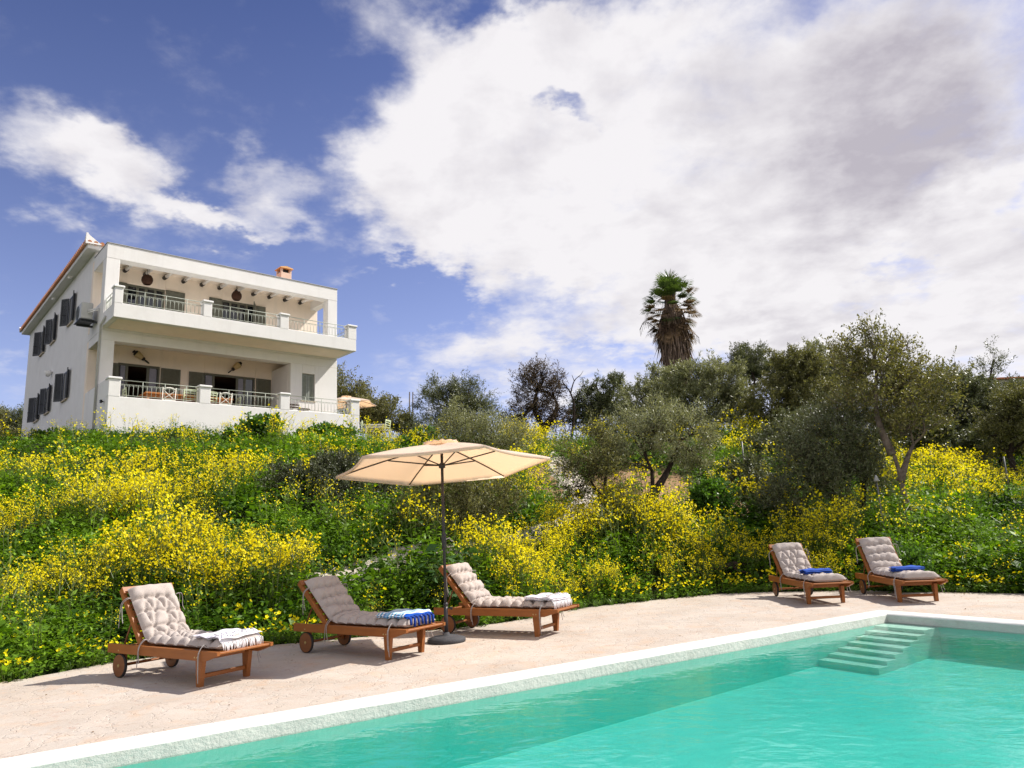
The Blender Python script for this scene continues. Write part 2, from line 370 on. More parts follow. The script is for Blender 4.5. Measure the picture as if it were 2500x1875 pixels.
def soilmask(x, y):
    m = np.zeros_like(x)
    for cx_, cy_, rx, ry, a in SOIL:
        c, s_ = math.cos(a), math.sin(a); dx, dy = x - cx_, y - cy_
        m = np.maximum(m, np.clip(1.5 - np.hypot((dx * c + dy * s_) / rx, (-dx * s_ + dy * c) / ry), 0, 1))
    return m
def zone(px, py, a, b, lift=0.0):
    """ground ellipse under a patch surveyed from the deck"""
    p = ground_at(px, py); q0 = ground_at(px, py + b); q1 = ground_at(px, py - b)
    d = math.hypot(p[0], p[1]); rad = max(.5, min(5.0, math.hypot(q1[0] - q0[0], q1[1] - q0[1]) / 2))
    k = lift * d / (d + 3) if lift else 0
    return (p[0], p[1], max(.4, a * d / FPX), rad, math.atan2(p[0], p[1]) * -1)
SOIL = [zone(1690, 1235, 160, 30), zone(1570, 1195, 120, 45), zone(1340, 1185, 60, 50), zone(1700, 1300, 120, 14)]

# ---- ground sheet, one mesh out to the horizon
gx = np.unique(np.concatenate([np.arange(-26, 26.01, .28), -26 - np.geomspace(.5, 2500, 36), 26 + np.geomspace(.5, 2500, 36)]))
gy = np.unique(np.concatenate([np.arange(-3, 38.01, .28), -3 - np.geomspace(.5, 2500, 30), 38 + np.geomspace(.5, 2500, 36)]))
GX, GY = np.meshgrid(gx, gy, indexing='ij'); GZ = np.maximum(hz(GX, GY), -.1) + .06 * wob(GX, GY, 2.1) + .03 * wob(GX, GY, 5.3, 1)
GS = sdist(GX, GY)
GZ = np.where(GS > 0, np.maximum(GZ, 0) * np.clip(GS / .7, 0, 1) - .02 * np.clip(1 - GS / .7, 0, 1), np.where(GS > -.45, -.06, -2.2))
nx, ny = GX.shape; ii = np.arange(nx * ny).reshape(nx, ny)
GF = np.stack([ii[:-1, :-1], ii[1:, :-1], ii[1:, 1:], ii[:-1, 1:]], -1).reshape(-1, 4)
fx = (GX[:-1, :-1] + GX[1:, 1:]) / 2; fy = (GY[:-1, :-1] + GY[1:, 1:]) / 2
m = bpy.data.materials.new('ground_soil'); m.use_nodes = True; N = NT(m.node_tree)
oc = N.n('ShaderNodeTexCoord').outputs['Object']; t = N.n('ShaderNodeAttribute', attribute_name='tint').outputs['Fac']
nz = N.noise(oc, 1.3, 8, .65); n2 = N.noise(oc, 14, 6, .7)
veg = N.mix(N.rng(nz, .35, .65), (.012, .020, .006), (.035, .045, .014)); soil = N.mix(N.rng(n2, .3, .7), (.20, .115, .06), (.40, .26, .15))
c = N.mix(N.rng(N.math('ADD', t, N.math('MULTIPLY', N.math('SUBTRACT', n2, .5), .8)), .3, .6), veg, soil)
b = N.n('ShaderNodeBsdfPrincipled'); N.l(c, b.inputs['Base Color']); b.inputs['Roughness'].default_value = .95; b.inputs['Specular IOR Level'].default_value = .1
bp = N.n('ShaderNodeBump'); bp.inputs['Strength'].default_value = .8; bp.inputs['Distance'].default_value = .06; N.l(n2, bp.inputs['Height']); N.l(bp.outputs[0], b.inputs['Normal'])
o = N.n('ShaderNodeOutputMaterial'); N.l(b.outputs[0], o.inputs[0])
g = np_mesh('ground', np.stack([GX, GY, GZ], -1).reshape(-1, 3), GF, np.zeros(len(GF)), [m], soilmask(fx, fy).ravel(), smooth=True); tag(g, kind='structure')

# ---- deck of stamped stone-coloured paving
m = bpy.data.materials.new('stamped_paving'); m.use_nodes = True; N = NT(m.node_tree)
oc = N.n('ShaderNodeTexCoord').outputs['Object']
wv = N.vmath('SCALE', N.vmath('SUBTRACT', N.noise(oc, 2.2, 4, .6, 0, 1), (.5, .5, .5)), 1.0)
pv = N.vmath('ADD', oc, wv)
vo = N.n('ShaderNodeTexVoronoi', feature='DISTANCE_TO_EDGE'); vo.inputs['Scale'].default_value = 2.6; N.l(pv, vo.inputs['Vector'])
vc = N.n('ShaderNodeTexVoronoi', feature='F1'); vc.inputs['Scale'].default_value = 2.6; N.l(pv, vc.inputs['Vector'])
cell = N.n('ShaderNodeSeparateColor'); N.l(vc.outputs['Color'], cell.inputs[0])
n1 = N.noise(oc, 1.1, 6, .6); n2 = N.noise(oc, 9, 8, .7); n3 = N.noise(oc, 3.1, 6, .62, .6)
base = N.mix(N.rng(n1, .3, .7), (.40, .34, .285), (.49, .44, .39))
base = N.mix(N.math('MULTIPLY', N.rng(n3, .52, .68), .5), base, (.50, .33, .215))
base = N.mix(N.math('MULTIPLY', cell.outputs[0], .22), base, (.62, .52, .43))
base = N.mix(N.math('MULTIPLY', N.rng(n2, .45, .75), .3), base, (.40, .30, .22))
st_ = N.n('ShaderNodeMapping'); N.l(pv, st_.inputs[0]); st_.inputs['Rotation'].default_value = (0, 0, .5); st_.inputs['Scale'].default_value = (3.2, 13, 1)
streak = N.noise(st_.outputs[0], 1.0, 6, .7, .8)
base = N.mix(N.math('MULTIPLY', N.rng(streak, .58, .70), .7), base, (.36, .212, .16))
base = N.mix(N.math('MULTIPLY', N.rng(streak, .40, .28), .4), base, (.60, .53, .46))
crack = N.math('MULTIPLY', N.rng(vo.outputs[0], .0, .022, 1, 0, True), N.rng(N.noise(oc, 5.3, 5, .65), .50, .60))
base = N.mix(N.math('MULTIPLY', crack, .38), base, (.22, .13, .08))
b = N.n('ShaderNodeBsdfPrincipled'); N.l(base, b.inputs['Base Color']); b.inputs['Roughness'].default_value = .8; b.inputs['Specular IOR Level'].default_value = .25
hgt = N.math('ADD', N.math('MULTIPLY', N.rng(vo.outputs[0], 0, .05, 0, 1, True), .28), N.math('ADD', N.math('MULTIPLY', n2, .6), N.math('MULTIPLY', N.noise(oc, 40, 4, .7), .18)))
bp = N.n('ShaderNodeBump'); bp.inputs['Strength'].default_value = .85; bp.inputs['Distance'].default_value = .016; N.l(hgt, bp.inputs['Height']); N.l(bp.outputs[0], b.inputs['Normal'])
o = N.n('ShaderNodeOutputMaterial'); N.l(b.outputs[0], o.inputs[0])
# smooth edge curve
def smooth_line(P_, n=8):
    P_ = [np.array(p, float) for p in P_]; out = []
    for i in range(len(P_) - 1):
        p0, p1, p2, p3 = P_[max(i - 1, 0)], P_[i], P_[i + 1], P_[min(i + 2, len(P_) - 1)]
        for k in range(n):
            t = k / n; out.append(.5 * ((2 * p1) + (-p0 + p2) * t + (2 * p0 - 5 * p1 + 4 * p2 - p3) * t * t + (-p0 + 3 * p1 - 3 * p2 + p3) * t ** 3))
    return out + [P_[-1]]
outer = [(p[0], p[1], 0) for p in smooth_line(EDGE, 6)] + [(22, -16, 0), (-30, -16, 0)]
hole = [pool(-COP, -COP, 0), pool(PLEN + COP, -COP, 0), pool(PLEN + COP, PWID + COP, 0), pool(-COP, PWID + COP, 0)]
tris = tessellate_polygon([[Vector(p) for p in outer], [Vector(p) for p in hole]])
mb = MB(); mb.add(outer + hole, [tuple(t) for t in tris])
no = len(outer); mb.add([(x, y, -.16) for x, y, _ in outer] + outer, [(i, (i + 1) % no, no + (i + 1) % no, no + i) for i in range(no)])
dk = mb.build('pavement', m, fix=False); tag(dk, kind='structure')
if dk.data.polygons[0].normal.z < 0:
    dk.data.flip_normals()

# ---- pool: coping, shell with steps, water
plaster = pmat('white_coping', (.70, .69, .655), .8, .05, 6, .22, 14, dirt=((.60, .55, .47), 3.5, .35))
mb = MB()
def ring(l0, l1, s0, s1, z0, z1):
    mb.add([pool(l0, s0, z0), pool(l1, s0, z0), pool(l1, s1, z0), pool(l0, s1, z0), pool(l0, s0, z1), pool(l1, s0, z1), pool(l1, s1, z1), pool(l0, s1, z1)],
           [(0, 1, 2, 3), (4, 5, 6, 7), (0, 1, 5, 4), (1, 2, 6, 5), (2, 3, 7, 6), (3, 0, 4, 7)])
def rim(l0, s0, l1, s1, dl, ds, n=46):
    """one side of the coping: rounded, very slightly uneven hand-trowelled edge; (dl,ds) points outwards"""
    rows = []
    for i in range(n + 1):
        t = i / n; l, s_ = l0 + (l1 - l0) * t, s0 + (s1 - s0) * t; r = []
        jit = .006 * math.sin(i * 1.7) + .004 * math.sin(i * .61)
        for o_, z in ((-.004, -1.1), (-.004, -.014 + jit * .5), (.002, -.006), (.02, .008), (.15, .014), (.272, .010), (.292 + jit, .002), (.292 + jit, -.15)):
            # mitre at the ends
            ex = (-1 if t == 0 else 1 if t == 1 else 0) * (o_ if o_ > 0 else 0)
            r.append(pool(l + dl * o_ + (ex if l0 != l1 else 0) * (1 if l1 > l0 else -1), s_ + ds * o_ + (ex if s0 != s1 else 0) * (1 if s1 > s0 else -1), z))
        rows.append(r)
    k0 = len(mb.f); mb.grid(rows)
    for q in range(k0, len(mb.f)):
        if (q - k0) % 7 == 0: mb.mi[q] = 1
rim(0, 0, PLEN, 0, 0, -1); rim(0, 0, 0, PWID, -1, 0); rim(0, PWID, PLEN, PWID, 0, 1); rim(PLEN, 0, PLEN, PWID, 1, 0)
bandm = pmat('grey_green_render', (.50, .525, .475), .9, .06, 4, .7, 22, .2, dirt=((.36, .36, .30), 5, .45))
tag(mb.build('pool_coping', [plaster, bandm], smooth=True), kind='structure')
m = bpy.data.materials.new('pool_render'); m.use_nodes = True; N = NT(m.node_tree)
oc = N.n('ShaderNodeTexCoord').outputs['Object']; n1 = N.noise(oc, .9, 6, .6, .5); n2 = N.noise(oc, 5, 6, .65)
c = N.mix(N.rng(n1, .35, .68), (.11, .63, .51), (.17, .69, .57)); c = N.mix(N.math('MULTIPLY', N.rng(n2, .55, .72), .35), c, (.25, .46, .32))
b = N.n('ShaderNodeBsdfPrincipled'); N.l(c, b.inputs['Base Color']); b.inputs['Roughness'].default_value = .9
o = N.n('ShaderNodeOutputMaterial'); N.l(b.outputs[0], o.inputs[0])
mb = MB(); e = .012
LS = [e, 1.7, 6.5, PLEN - e]; ZS = [-.45, -.47, -.64, FLOOR]
for k in range(3): mb.add([pool(LS[k], e, ZS[k]), pool(LS[k + 1], e, ZS[k + 1]), pool(LS[k + 1], PWID - e, ZS[k + 1]), pool(LS[k], PWID - e, ZS[k]), pool(LS[k], e, -.115), pool(LS[k + 1], e, -.115), pool(LS[k + 1], PWID - e, -.115), pool(LS[k], PWID - e, -.115)], [(0, 1, 2, 3), (0, 4, 5, 1), (2, 6, 7, 3)])
mb.add([pool(e, e, -.45), pool(e, PWID - e, -.45), pool(e, PWID - e, -.115), pool(e, e, -.115), pool(PLEN - e, e, FLOOR), pool(PLEN - e, PWID - e, FLOOR), pool(PLEN - e, PWID - e, -.115), pool(PLEN - e, e, -.115)], [(0, 1, 2, 3), (4, 5, 6, 7)])
tag(mb.build('pool_basin', m), kind='structure')
stepm = pmat('pool_step_render', (.42, .70, .58), .85, .06, 5, .2, 30)
mb = MB(); nst = 7
for k in range(nst):
    l0, z1 = .14 + .212 * k, -.118 - .046 * k
    z0 = FLOOR + .003; s1 = .70 + .02 * k
    mb.add([pool(l0 if k else .02, .02, z0), pool(l0 + .212, .02, z0), pool(l0 + .212, s1, z0), pool(l0 if k else .02, s1, z0), pool(l0 if k else .02, .02, z1), pool(l0 + .212, .02, z1), pool(l0 + .212, s1, z1), pool(l0 if k else .02, s1, z1)],
           [(4, 5, 6, 7), (1, 2, 6, 5), (2, 3, 7, 6), (0, 1, 5, 4), (3, 0, 4, 7)])
tag(mb.build('pool_steps', stepm), 'pale submerged steps descending into the pool corner', 'pool steps', kind='structure')
m = bpy.data.materials.new('pool_water'); m.use_nodes = True; N = NT(m.node_tree)
oc = N.n('ShaderNodeTexCoord').outputs['Object']
mp = N.n('ShaderNodeMapping'); N.l(oc, mp.inputs[0]); mp.inputs['Scale'].default_value = (1.0, 1.5, 1); mp.inputs['Rotation'].default_value = (0, 0, .4)
h = N.math('ADD', N.math('MULTIPLY', N.noise(mp.outputs[0], 2.6, 3, .5, .6), 1.0), N.math('MULTIPLY', N.noise(mp.outputs[0], 9, 3, .55, .4), .22))
bp = N.n('ShaderNodeBump'); bp.inputs['Strength'].default_value = .20; bp.inputs['Distance'].default_value = .05; N.l(h, bp.inputs['Height'])
fr = N.n('ShaderNodeFresnel'); fr.inputs['IOR'].default_value = 1.34; N.l(bp.outputs[0], fr.inputs['Normal'])
gl = N.n('ShaderNodeBsdfGlossy'); gl.inputs['Roughness'].default_value = .015; N.l(bp.outputs[0], gl.inputs['Normal'])
tr = N.n('ShaderNodeBsdfTransparent'); mx = N.n('ShaderNodeMixShader'); N.l(fr.outputs[0], mx.inputs[0]); N.l(tr.outputs[0], mx.inputs[1]); N.l(gl.outputs[0], mx.inputs[2])
va0 = N.n('ShaderNodeVolumeAbsorption'); va0.inputs['Color'].default_value = (.0, .93, .88, 1); va0.inputs['Density'].default_value = .50
vs0 = N.n('ShaderNodeVolumeScatter'); vs0.inputs['Color'].default_value = (.02, .93, .80, 1); vs0.inputs['Density'].default_value = .33
va = N.n('ShaderNodeAddShader'); N.l(va0.outputs[0], va.inputs[0]); N.l(vs0.outputs[0], va.inputs[1])
o = N.n('ShaderNodeOutputMaterial'); N.l(mx.outputs[0], o.inputs[0]); N.l(va.outputs[0], o.inputs[1])
mb = MB(); e = -.03
ring(e, PLEN - e, e, PWID - e, FLOOR - .05, WATER)
mb.f = mb.f  # closed body of water, its sides just inside the concrete
tag(mb.build('water', m), kind='structure')

# ---- footpath of pale broken stone
pathm = pmat('path_stone', (.62, .55, .46), .95, .12, 7, 1.0, 22, dirt=((.35, .25, .17), 4, .5))
pp = [ground_at(*q) for q in ((800, 1425), (880, 1400), (955, 1380), (1040, 1362), (1130, 1348), (1250, 1330), (1350, 1300), (1425, 1262), (1420, 1215), (1390, 1175), (1368, 1140), (1345, 1110), (1250, 1085), (1120, 1078))]
pl = smooth_line([(p[0], p[1]) for p in pp], 8); rows = []; PATH = np.array(pl)
for i, p in enumerate(pl):
    t = pl[min(i + 1, len(pl) - 1)] - pl[max(i - 1, 0)]; t = t / np.linalg.norm(t); nrm = np.array([-t[1], t[0]]); hw = .55 + .1 * math.sin(i * 1.3)
    rows.append([(*(q := p + nrm * hw * k), float(ground(q[0], q[1])) + .05 + (.0 if abs(k) < 1 else -.12)) for k in (-1, -.8, -.3, .3, .8, 1)])
mb = MB(); mb.grid(rows); tag(mb.build('path', pathm, smooth=True), kind='structure')
def path_dist(x, y):
    return np.min(np.hypot(x[:, None] - PATH[None, :, 0], y[:, None] - PATH[None, :, 1]), axis=1)

# ================================================================== GROUND PLANTS
green1 = leafmat('herb_leaf', (.036, .090, .006), (.22, .37, .012), .42)
green2 = leafmat('broad_leaf', (.034, .095, .008), (.205, .36, .018), .34, .55, .3)
grassm = leafmat('grass_blade', (.04, .10, .012), (.22, .34, .06), .35, .38, .5)
yellow = leafmat('yellow_petal', (.80, .66, .006), (.97, .86, .015), .38, .6, .2)
stemm = leafmat('green_stem', (.06, .10, .02), (.14, .17, .05), .1)
grey_leaf = leafmat('grey_shrub_leaf', (.030, .040, .018), (.13, .145, .07), .15, .5, .4)

def mustard(hgt, far=False, sparse=1.0):
    a = Acc(); ns = 5 if not far else 4
    for s_ in range(ns):
        th = RNG.uniform(0, 2 * PI); r = RNG.uniform(.05, .22); h = hgt * RNG.uniform(.75, 1.12)
        top = np.array([r * math.cos(th) * 1.3, r * math.sin(th) * 1.3, h]); bot = np.array([.05 * math.cos(th), .05 * math.sin(th), 0])
        a.add(*ribbons(bot[None], top[None], .006), 2, .5)
        nb = 4 if not far else 3
        for b_ in range(nb):
            t = RNG.uniform(.62, .9); p = bot + (top - bot) * t; q = p + np.array([*RNG.normal(0, .09, 2), RNG.uniform(.08, .22)])
            a.add(*ribbons(p[None], q[None], .004), 2, .6)
            k = int((4 if not far else 3) * sparse + .5)
            fp = q + RNG.normal(0, 1, (k, 3)) * [.028, .028, .03]
            d = unit(RNG.normal(0, 1, (k, 3)) + [0, 0, .4]); nr = unit(RNG.normal(0, 1, (k, 3)) + [0, 0, 1.0]); sz = RNG.uniform(.025, .042, k) * (1.25 if far else 1)
            V, F = leaf_quads(fp - d * sz[:, None] * .5, d, nr, sz, sz * .95); a.add(V, F, 1, RNG.uniform(.1, 1, k))
        k = 7 if not far else 4
        t = RNG.uniform(.02, .72, k); p = bot + (top - bot) * t[:, None]; d = unit(np.stack([RNG.normal(0, 1, k), RNG.normal(0, 1, k), RNG.uniform(-.1, .8, k)], 1))
        ln = RNG.uniform(.07, .17, k) * (1 - .45 * t) * (1.25 if far else 1); V, F = leaf_quads(p, d, unit(np.array([0, 0, 1.]) + RNG.normal(0, .5, (k, 3))), ln, ln * .42, .06); a.add(V, F, 0, RNG.uniform(.0, .9, k))
    return a.out()
def herb(hgt, nl, ls, wd=.5, spread=.2):
    a = Acc(); th = RNG.uniform(0, 2 * PI, nl); r = spread * np.sqrt(RNG.uniform(0, 1, nl)); z = hgt * RNG.uniform(.1, 1, nl) * (1 - .35 * (r / spread) ** 2)
    p = np.stack([r * np.cos(th), r * np.sin(th), z], 1); d = unit(np.stack([np.cos(th) + RNG.normal(0, .6, nl), np.sin(th) + RNG.normal(0, .6, nl), RNG.normal(.15, .45, nl)], 1))
    ln = ls * RNG.uniform(.6, 1.25, nl); V, F = leaf_quads(p, d, unit(np.array([0, 0, 1.]) + RNG.normal(0, .45, (nl, 3))), ln, ln * wd, .05)
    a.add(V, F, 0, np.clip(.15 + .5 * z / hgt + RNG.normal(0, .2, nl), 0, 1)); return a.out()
def tuft(nb, ln, droop):
    a = Acc(); th = RNG.uniform(0, 2 * PI, nb); lean = RNG.uniform(.1, .75, nb); L_ = ln * RNG.uniform(.55, 1.15, nb); p = np.stack([RNG.normal(0, .04, nb), RNG.normal(0, .04, nb), np.zeros(nb)], 1)
    out = np.stack([np.cos(th), np.sin(th)], 1); w0 = .0065; side = np.stack([-out[:, 1], out[:, 0], np.zeros(nb)], 1); pts = [p]; segs = 4
    for k in range(1, segs + 1):
        t = k / segs; hr = L_ * (lean * t + droop * t * t * .35); hv = L_ * (t * (1 - .35 * lean) - droop * t ** 2.4 * .55)
        pts.append(p + np.concatenate([out * hr[:, None], hv[:, None]], 1))
    ti = RNG.uniform(0, 1, nb)
    for k in range(segs):
        wa, wb = w0 * (1 - .2 * k), w0 * (1 - .2 * (k + 1)) if k < segs - 1 else .0008
        V = np.stack([pts[k] - side * wa, pts[k] + side * wa, pts[k + 1] + side * wb, pts[k + 1] - side * wb], 1).reshape(-1, 3); a.add(V, np.arange(4 * nb).reshape(nb, 4), 0, ti)
    return a.out()
def daisy(n):
    """low clover-like leaves with large yellow cup flowers"""
    a = Acc(); V, F, mi, ti = herb(.22, 34, .055, .9, .2); a.add(V, F, mi, ti)
    for k in range(n):
        p = np.array([*RNG.normal(0, .12, 2), RNG.uniform(.2, .34)]); a.add(*ribbons(np.array([[p[0] * .5, p[1] * .5, .02]]), p[None], .003), 2, .8)
        ax = unit(np.array([*RNG.normal(0, .5, 2) + [0, -.5], .8])); u_ = unit(np.cross(ax, [1, .1, 0])); v_ = np.cross(ax, u_); th = np.arange(5) * 2 * PI / 5
        d = unit(np.cos(th)[:, None] * u_ + np.sin(th)[:, None] * v_ + ax * .55); V, F = leaf_quads(np.repeat(p[None], 5, 0), d, np.repeat(ax[None], 5, 0), .034, .030); a.add(V, F, 1, RNG.uniform(.4, 1, 5))
    return a.out()

YZ = [(480, 1180, 190, 36, 1.0), (130, 1255, 190, 34, .9), (330, 1250, 220, 38, 1.0), (430, 1395, 200, 40, 1.1), (180, 1440, 230, 40, .9), (660, 1395, 200, 34, .9), (620, 1250, 70, 60, .7), (800, 1090, 130, 40, .45),
      (1290, 1095, 70, 40, 1.0), (1310, 1265, 110, 46, 1.1), (1290, 1390, 160, 60, 1.0), (1450, 1400, 170, 60, 1.2), (1620, 1335, 130, 50, 1.2), (1850, 1065, 80, 45, 1.3), (1930, 1340, 170, 44, 1.1), (2060, 1390, 110, 50, 1.1), (2010, 1290, 120, 24, .7),
      (2320, 1175, 190, 40, .36), (2450, 1160, 120, 50, .36), (2420, 1445, 120, 22, 1.0), (90, 1130, 170, 30, .5), (990, 1290, 60, 50, .7), (1000, 1270, 50, 60, .6), (2150, 1120, 80, 30, .4), (2330, 1340, 60, 30, .4), (560, 1440, 160, 24, .6), (1750, 1180, 40, 30, .5)]
NZ = [(430, 1095, 300, 24, .55), (2350, 1265, 200, 55, .7), (1650, 1190, 120, 30, .4), (100, 1350, 150, 36, 1.0), (835, 1215, 200, 72, 2.4), (560, 1300, 90, 26, .8), (120, 1305, 130, 20, .5), (860, 1455, 110, 30, .8), (2330, 1270, 180, 50, .8), (700, 1120, 60, 20, .4), (1080, 1420, 60, 60, .9), (1680, 1445, 120, 20, .5), (90, 1560, 200, 50, .8), (560, 1520, 200, 40, .7)]
def lifted(px, py):
    p = ground_at(px, py); return py + .62 * FPX / max(6, math.hypot(p[0], p[1]) + 1.5)
def zones(lst):
    return [(*zone(px, lifted(px, py), a, b), w_) for px, py, a, b, w_ in lst]
YZ = zones(YZ); NZ = zones(NZ)
def zsum(Z, x, y):
    o = np.zeros_like(x)
    for cx_, cy_, rx, ry, a, w_ in Z:
        c, s_ = math.cos(a), math.sin(a); dx, dy = x - cx_, y - cy_
        o += w_ * np.exp(-1.1 * (((dx * c + dy * s_) / rx) ** 2 + ((-dx * s_ + dy * c) / ry) ** 2))
    return o

ns = 46000
y_ = np.sqrt(RNG.uniform(5.5 ** 2, 35 ** 2, ns)); x_ = RNG.uniform(-1, 1, ns) * (y_ * .80 + 3.0)
s_ = sdist(x_, y_); hu, hv = to_house(x_, y_)
ok = (s_ > .10) & ~((hu > -.25) & (hu < 9.25) & (hv > -1.75) & (hv < 16)) & ~((hu >= 9) & (hu < 14.5) & (hv > -1.0) & (hv < 8)) & ~((hv > .5) & (hu < -3) & (hu > -14) & (hv > 6))
keep = RNG.uniform(0, 1, ns) < np.clip(15 / np.maximum(np.hypot(x_, y_), 1), .35, 1)
pd = path_dist(x_, y_); ok &= keep & (pd > .42)
ok &= ~((soilmask(x_, y_) > .45) & (RNG.uniform(0, 1, ns) < .9))
x_, y_, s_, hu, hv = x_[ok], y_[ok], s_[ok], hu[ok], hv[ok]; n_ = len(x_); z_ = ground(x_, y_); dist = np.hypot(x_, y_)
yw = .02 + .98 * zsum(YZ, x_, y_) * np.clip(.62 + .75 * wob(x_, y_, 2.4, 5.0), .12, 1.3) - zsum(NZ, x_, y_) + .20 * wob(x_, y_, 1.15, .4) + .12 * wob(x_, y_, 3.3, 2)
hs = np.clip(.62 + .45 * s_, .5, 1.0) * (1 + .34 * wob(x_, y_, 1.25, 3.1) + .14 * wob(x_, y_, 3.7, 1.1))             # low at the paving, patchy
hd = np.maximum(np.abs(hu - 4.5) - 4.5, np.maximum(-1.5 - hv, hv - 16)); hs *= np.clip(.35 + .22 * (np.hypot(x_ + 5.9, y_ - 28.4) - 1.2), .3, 1); hs *= np.clip(.5 + .13 * np.maximum(hd, 0), .5, 1)
pick = RNG.uniform(0, 1, n_)
isy = pick < np.clip(yw, .05, .80)
farm = dist > 17
A = Acc()
tm = [mustard(.92) for _ in range(5)]; tf = [mustard(.92, True) for _ in range(4)]; tsp = [mustard(.95, False, .5) for _ in range(3)]
def place(tlist, sel, acc, sc_lo=.8, sc_hi=1.2, sink=.03, zsv=None, tl=.12):
    idx = np.where(sel)[0]; ch = RNG.integers(0, len(tlist), len(idx))
    for k, t in enumerate(tlist):
        i = idx[ch == k]
        if len(i): stamp(acc, t, np.stack([x_[i], y_[i], z_[i] - sink], 1), RNG.uniform(0, 2 * PI, len(i)), RNG.uniform(sc_lo, sc_hi, len(i)) * (hs[i] if zsv is None else zsv[i]), RNG.normal(0, tl, (len(i), 2)), RNG.uniform(-.2, .2, len(i)) + .30 * wob(x_[i], y_[i], .95, 7.3))
place(tm, isy & ~farm & (yw > .35), A); place(tsp, isy & ~farm & (yw <= .35), A); place(tf, isy & farm, A)
V, F, mi, ti = A.out(); print('mustard faces', len(F))
tag(np_mesh('wild_mustard', V, F, mi, [green1, yellow, stemm], ti), 'wild mustard in yellow bloom covering the slope', 'wildflowers', kind='stuff')
A = Acc()
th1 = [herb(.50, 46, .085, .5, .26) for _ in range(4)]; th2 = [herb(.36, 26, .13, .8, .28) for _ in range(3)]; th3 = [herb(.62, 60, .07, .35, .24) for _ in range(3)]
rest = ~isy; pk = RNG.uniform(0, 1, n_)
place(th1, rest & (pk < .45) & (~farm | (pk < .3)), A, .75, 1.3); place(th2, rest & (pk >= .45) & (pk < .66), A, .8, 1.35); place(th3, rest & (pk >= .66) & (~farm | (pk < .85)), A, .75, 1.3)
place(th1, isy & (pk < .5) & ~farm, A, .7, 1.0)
V, F, mi, ti = A.out(); print('undergrowth faces', len(F))
tag(np_mesh('undergrowth', V, F, mi, [green2], ti), 'low green leafy weeds growing between the yellow flowers', 'weeds', kind='stuff')
A = Acc()
tg = [tuft(24, .62, .9) for _ in range(5)]
gz = zones([(870, 1450, 130, 40, 1.4), (760, 1480, 60, 30, .7), (110, 1600, 150, 50, .9), (2200, 1420, 80, 40, .9), (2450, 1330, 90, 40, .9), (1700, 1455, 160, 20, .5), (450, 1150, 60, 30, .5), (1480, 1470, 120, 20, .6)])
gsel = (RNG.uniform(0, 1, n_) < np.clip(.05 + .85 * zsum(gz, x_, y_), 0, .95)) & (dist < 24); place(tg, gsel, A, .7, 1.15, .02)
k = 900; ex = np.array(smooth_line(EDGE, 30)); j = RNG.integers(0, len(ex), k); gxp = ex[j] + RNG.normal(0, .1, (k, 2)); gk = (np.abs(gxp[:, 0]) < 12) & (sdist(gxp[:, 0], gxp[:, 1]) > -.05); gxp = gxp[gk]
for t in tg[:3]:
    q = gxp[RNG.integers(0, len(gxp), 120)]; stamp(A, t, np.stack([q[:, 0], q[:, 1], np.zeros(len(q))], 1), RNG.uniform(0, 6, len(q)), RNG.uniform(.25, .5, len(q)), None, RNG.uniform(-.2, .2, len(q)))
V, F, mi, ti = A.out(); print('grass faces', len(F))
tag(np_mesh('grass', V, F, mi, [grassm], ti), 'long glossy grass in tufts between the weeds', 'grass', kind='stuff')
A = Acc(); td = [daisy(k) for k in (5, 3, 7, 0)]
dz = zones([(90, 1640, 150, 30, 1.0), (230, 1610, 120, 30, .8), (2420, 1455, 160, 20, 1.0), (2300, 1460, 60, 16, .6), (430, 1590, 120, 20, .3)])
dsel = (s_ < 2.2) & (RNG.uniform(0, 1, n_) < np.clip(.06 + zsum(dz, x_, y_), 0, .9)); place(td, dsel, A, .8, 1.2, .0, np.ones(n_))
k = 260; q = ex[RNG.integers(0, len(ex), k * 3)] + RNG.normal(0, .16, (k * 3, 2)); gk = (np.abs(q[:, 0]) < 11) & (sdist(q[:, 0], q[:, 1]) > .03); q = q[gk]
for i, t in enumerate(td):
    qq = q[i::4]; stamp(A, t, np.stack([qq[:, 0], qq[:, 1], ground(qq[:, 0], qq[:, 1]) - .02], 1), RNG.uniform(0, 6, len(qq)), RNG.uniform(.7, 1.1, len(qq)))
V, F, mi, ti = A.out()
k = 170; q = np.stack([RNG.uniform(-5, 9, k * 6), RNG.uniform(5, 14, k * 6)], 1); sd_ = sdist(q[:, 0], q[:, 1]); q = q[(sd_ < -.05) & (RNG.uniform(0, 1, k * 6) < np.exp(sd_ / 1.2))]; rel = q - PC; q = q[(rel @ PS < -.35) | (rel @ PL < -.35)]
lv, lf = leaf_quads(np.concatenate([q, np.full((len(q), 1), .006)], 1), unit(np.concatenate([RNG.normal(0, 1, (len(q), 2)), RNG.normal(0, .12, (len(q), 1))], 1)), unit(np.array([0, 0, 1.]) + RNG.normal(0, .2, (len(q), 3))), RNG.uniform(.02, .055, len(q)), .018)
tag(np_mesh('leaf_litter', lv, lf, np.zeros(len(lf)), [leafmat('fallen_leaf', (.10, .05, .02), (.26, .16, .06), .1)], RNG.uniform(0, 1, len(lf))), 'small dry leaves blown onto the paving', 'leaf litter', kind='stuff')
tag(np_mesh('sorrel', V, F, mi, [green2, yellow, stemm], ti), 'low sorrel with large yellow cup flowers along the paving edge', 'wildflowers', kind='stuff')
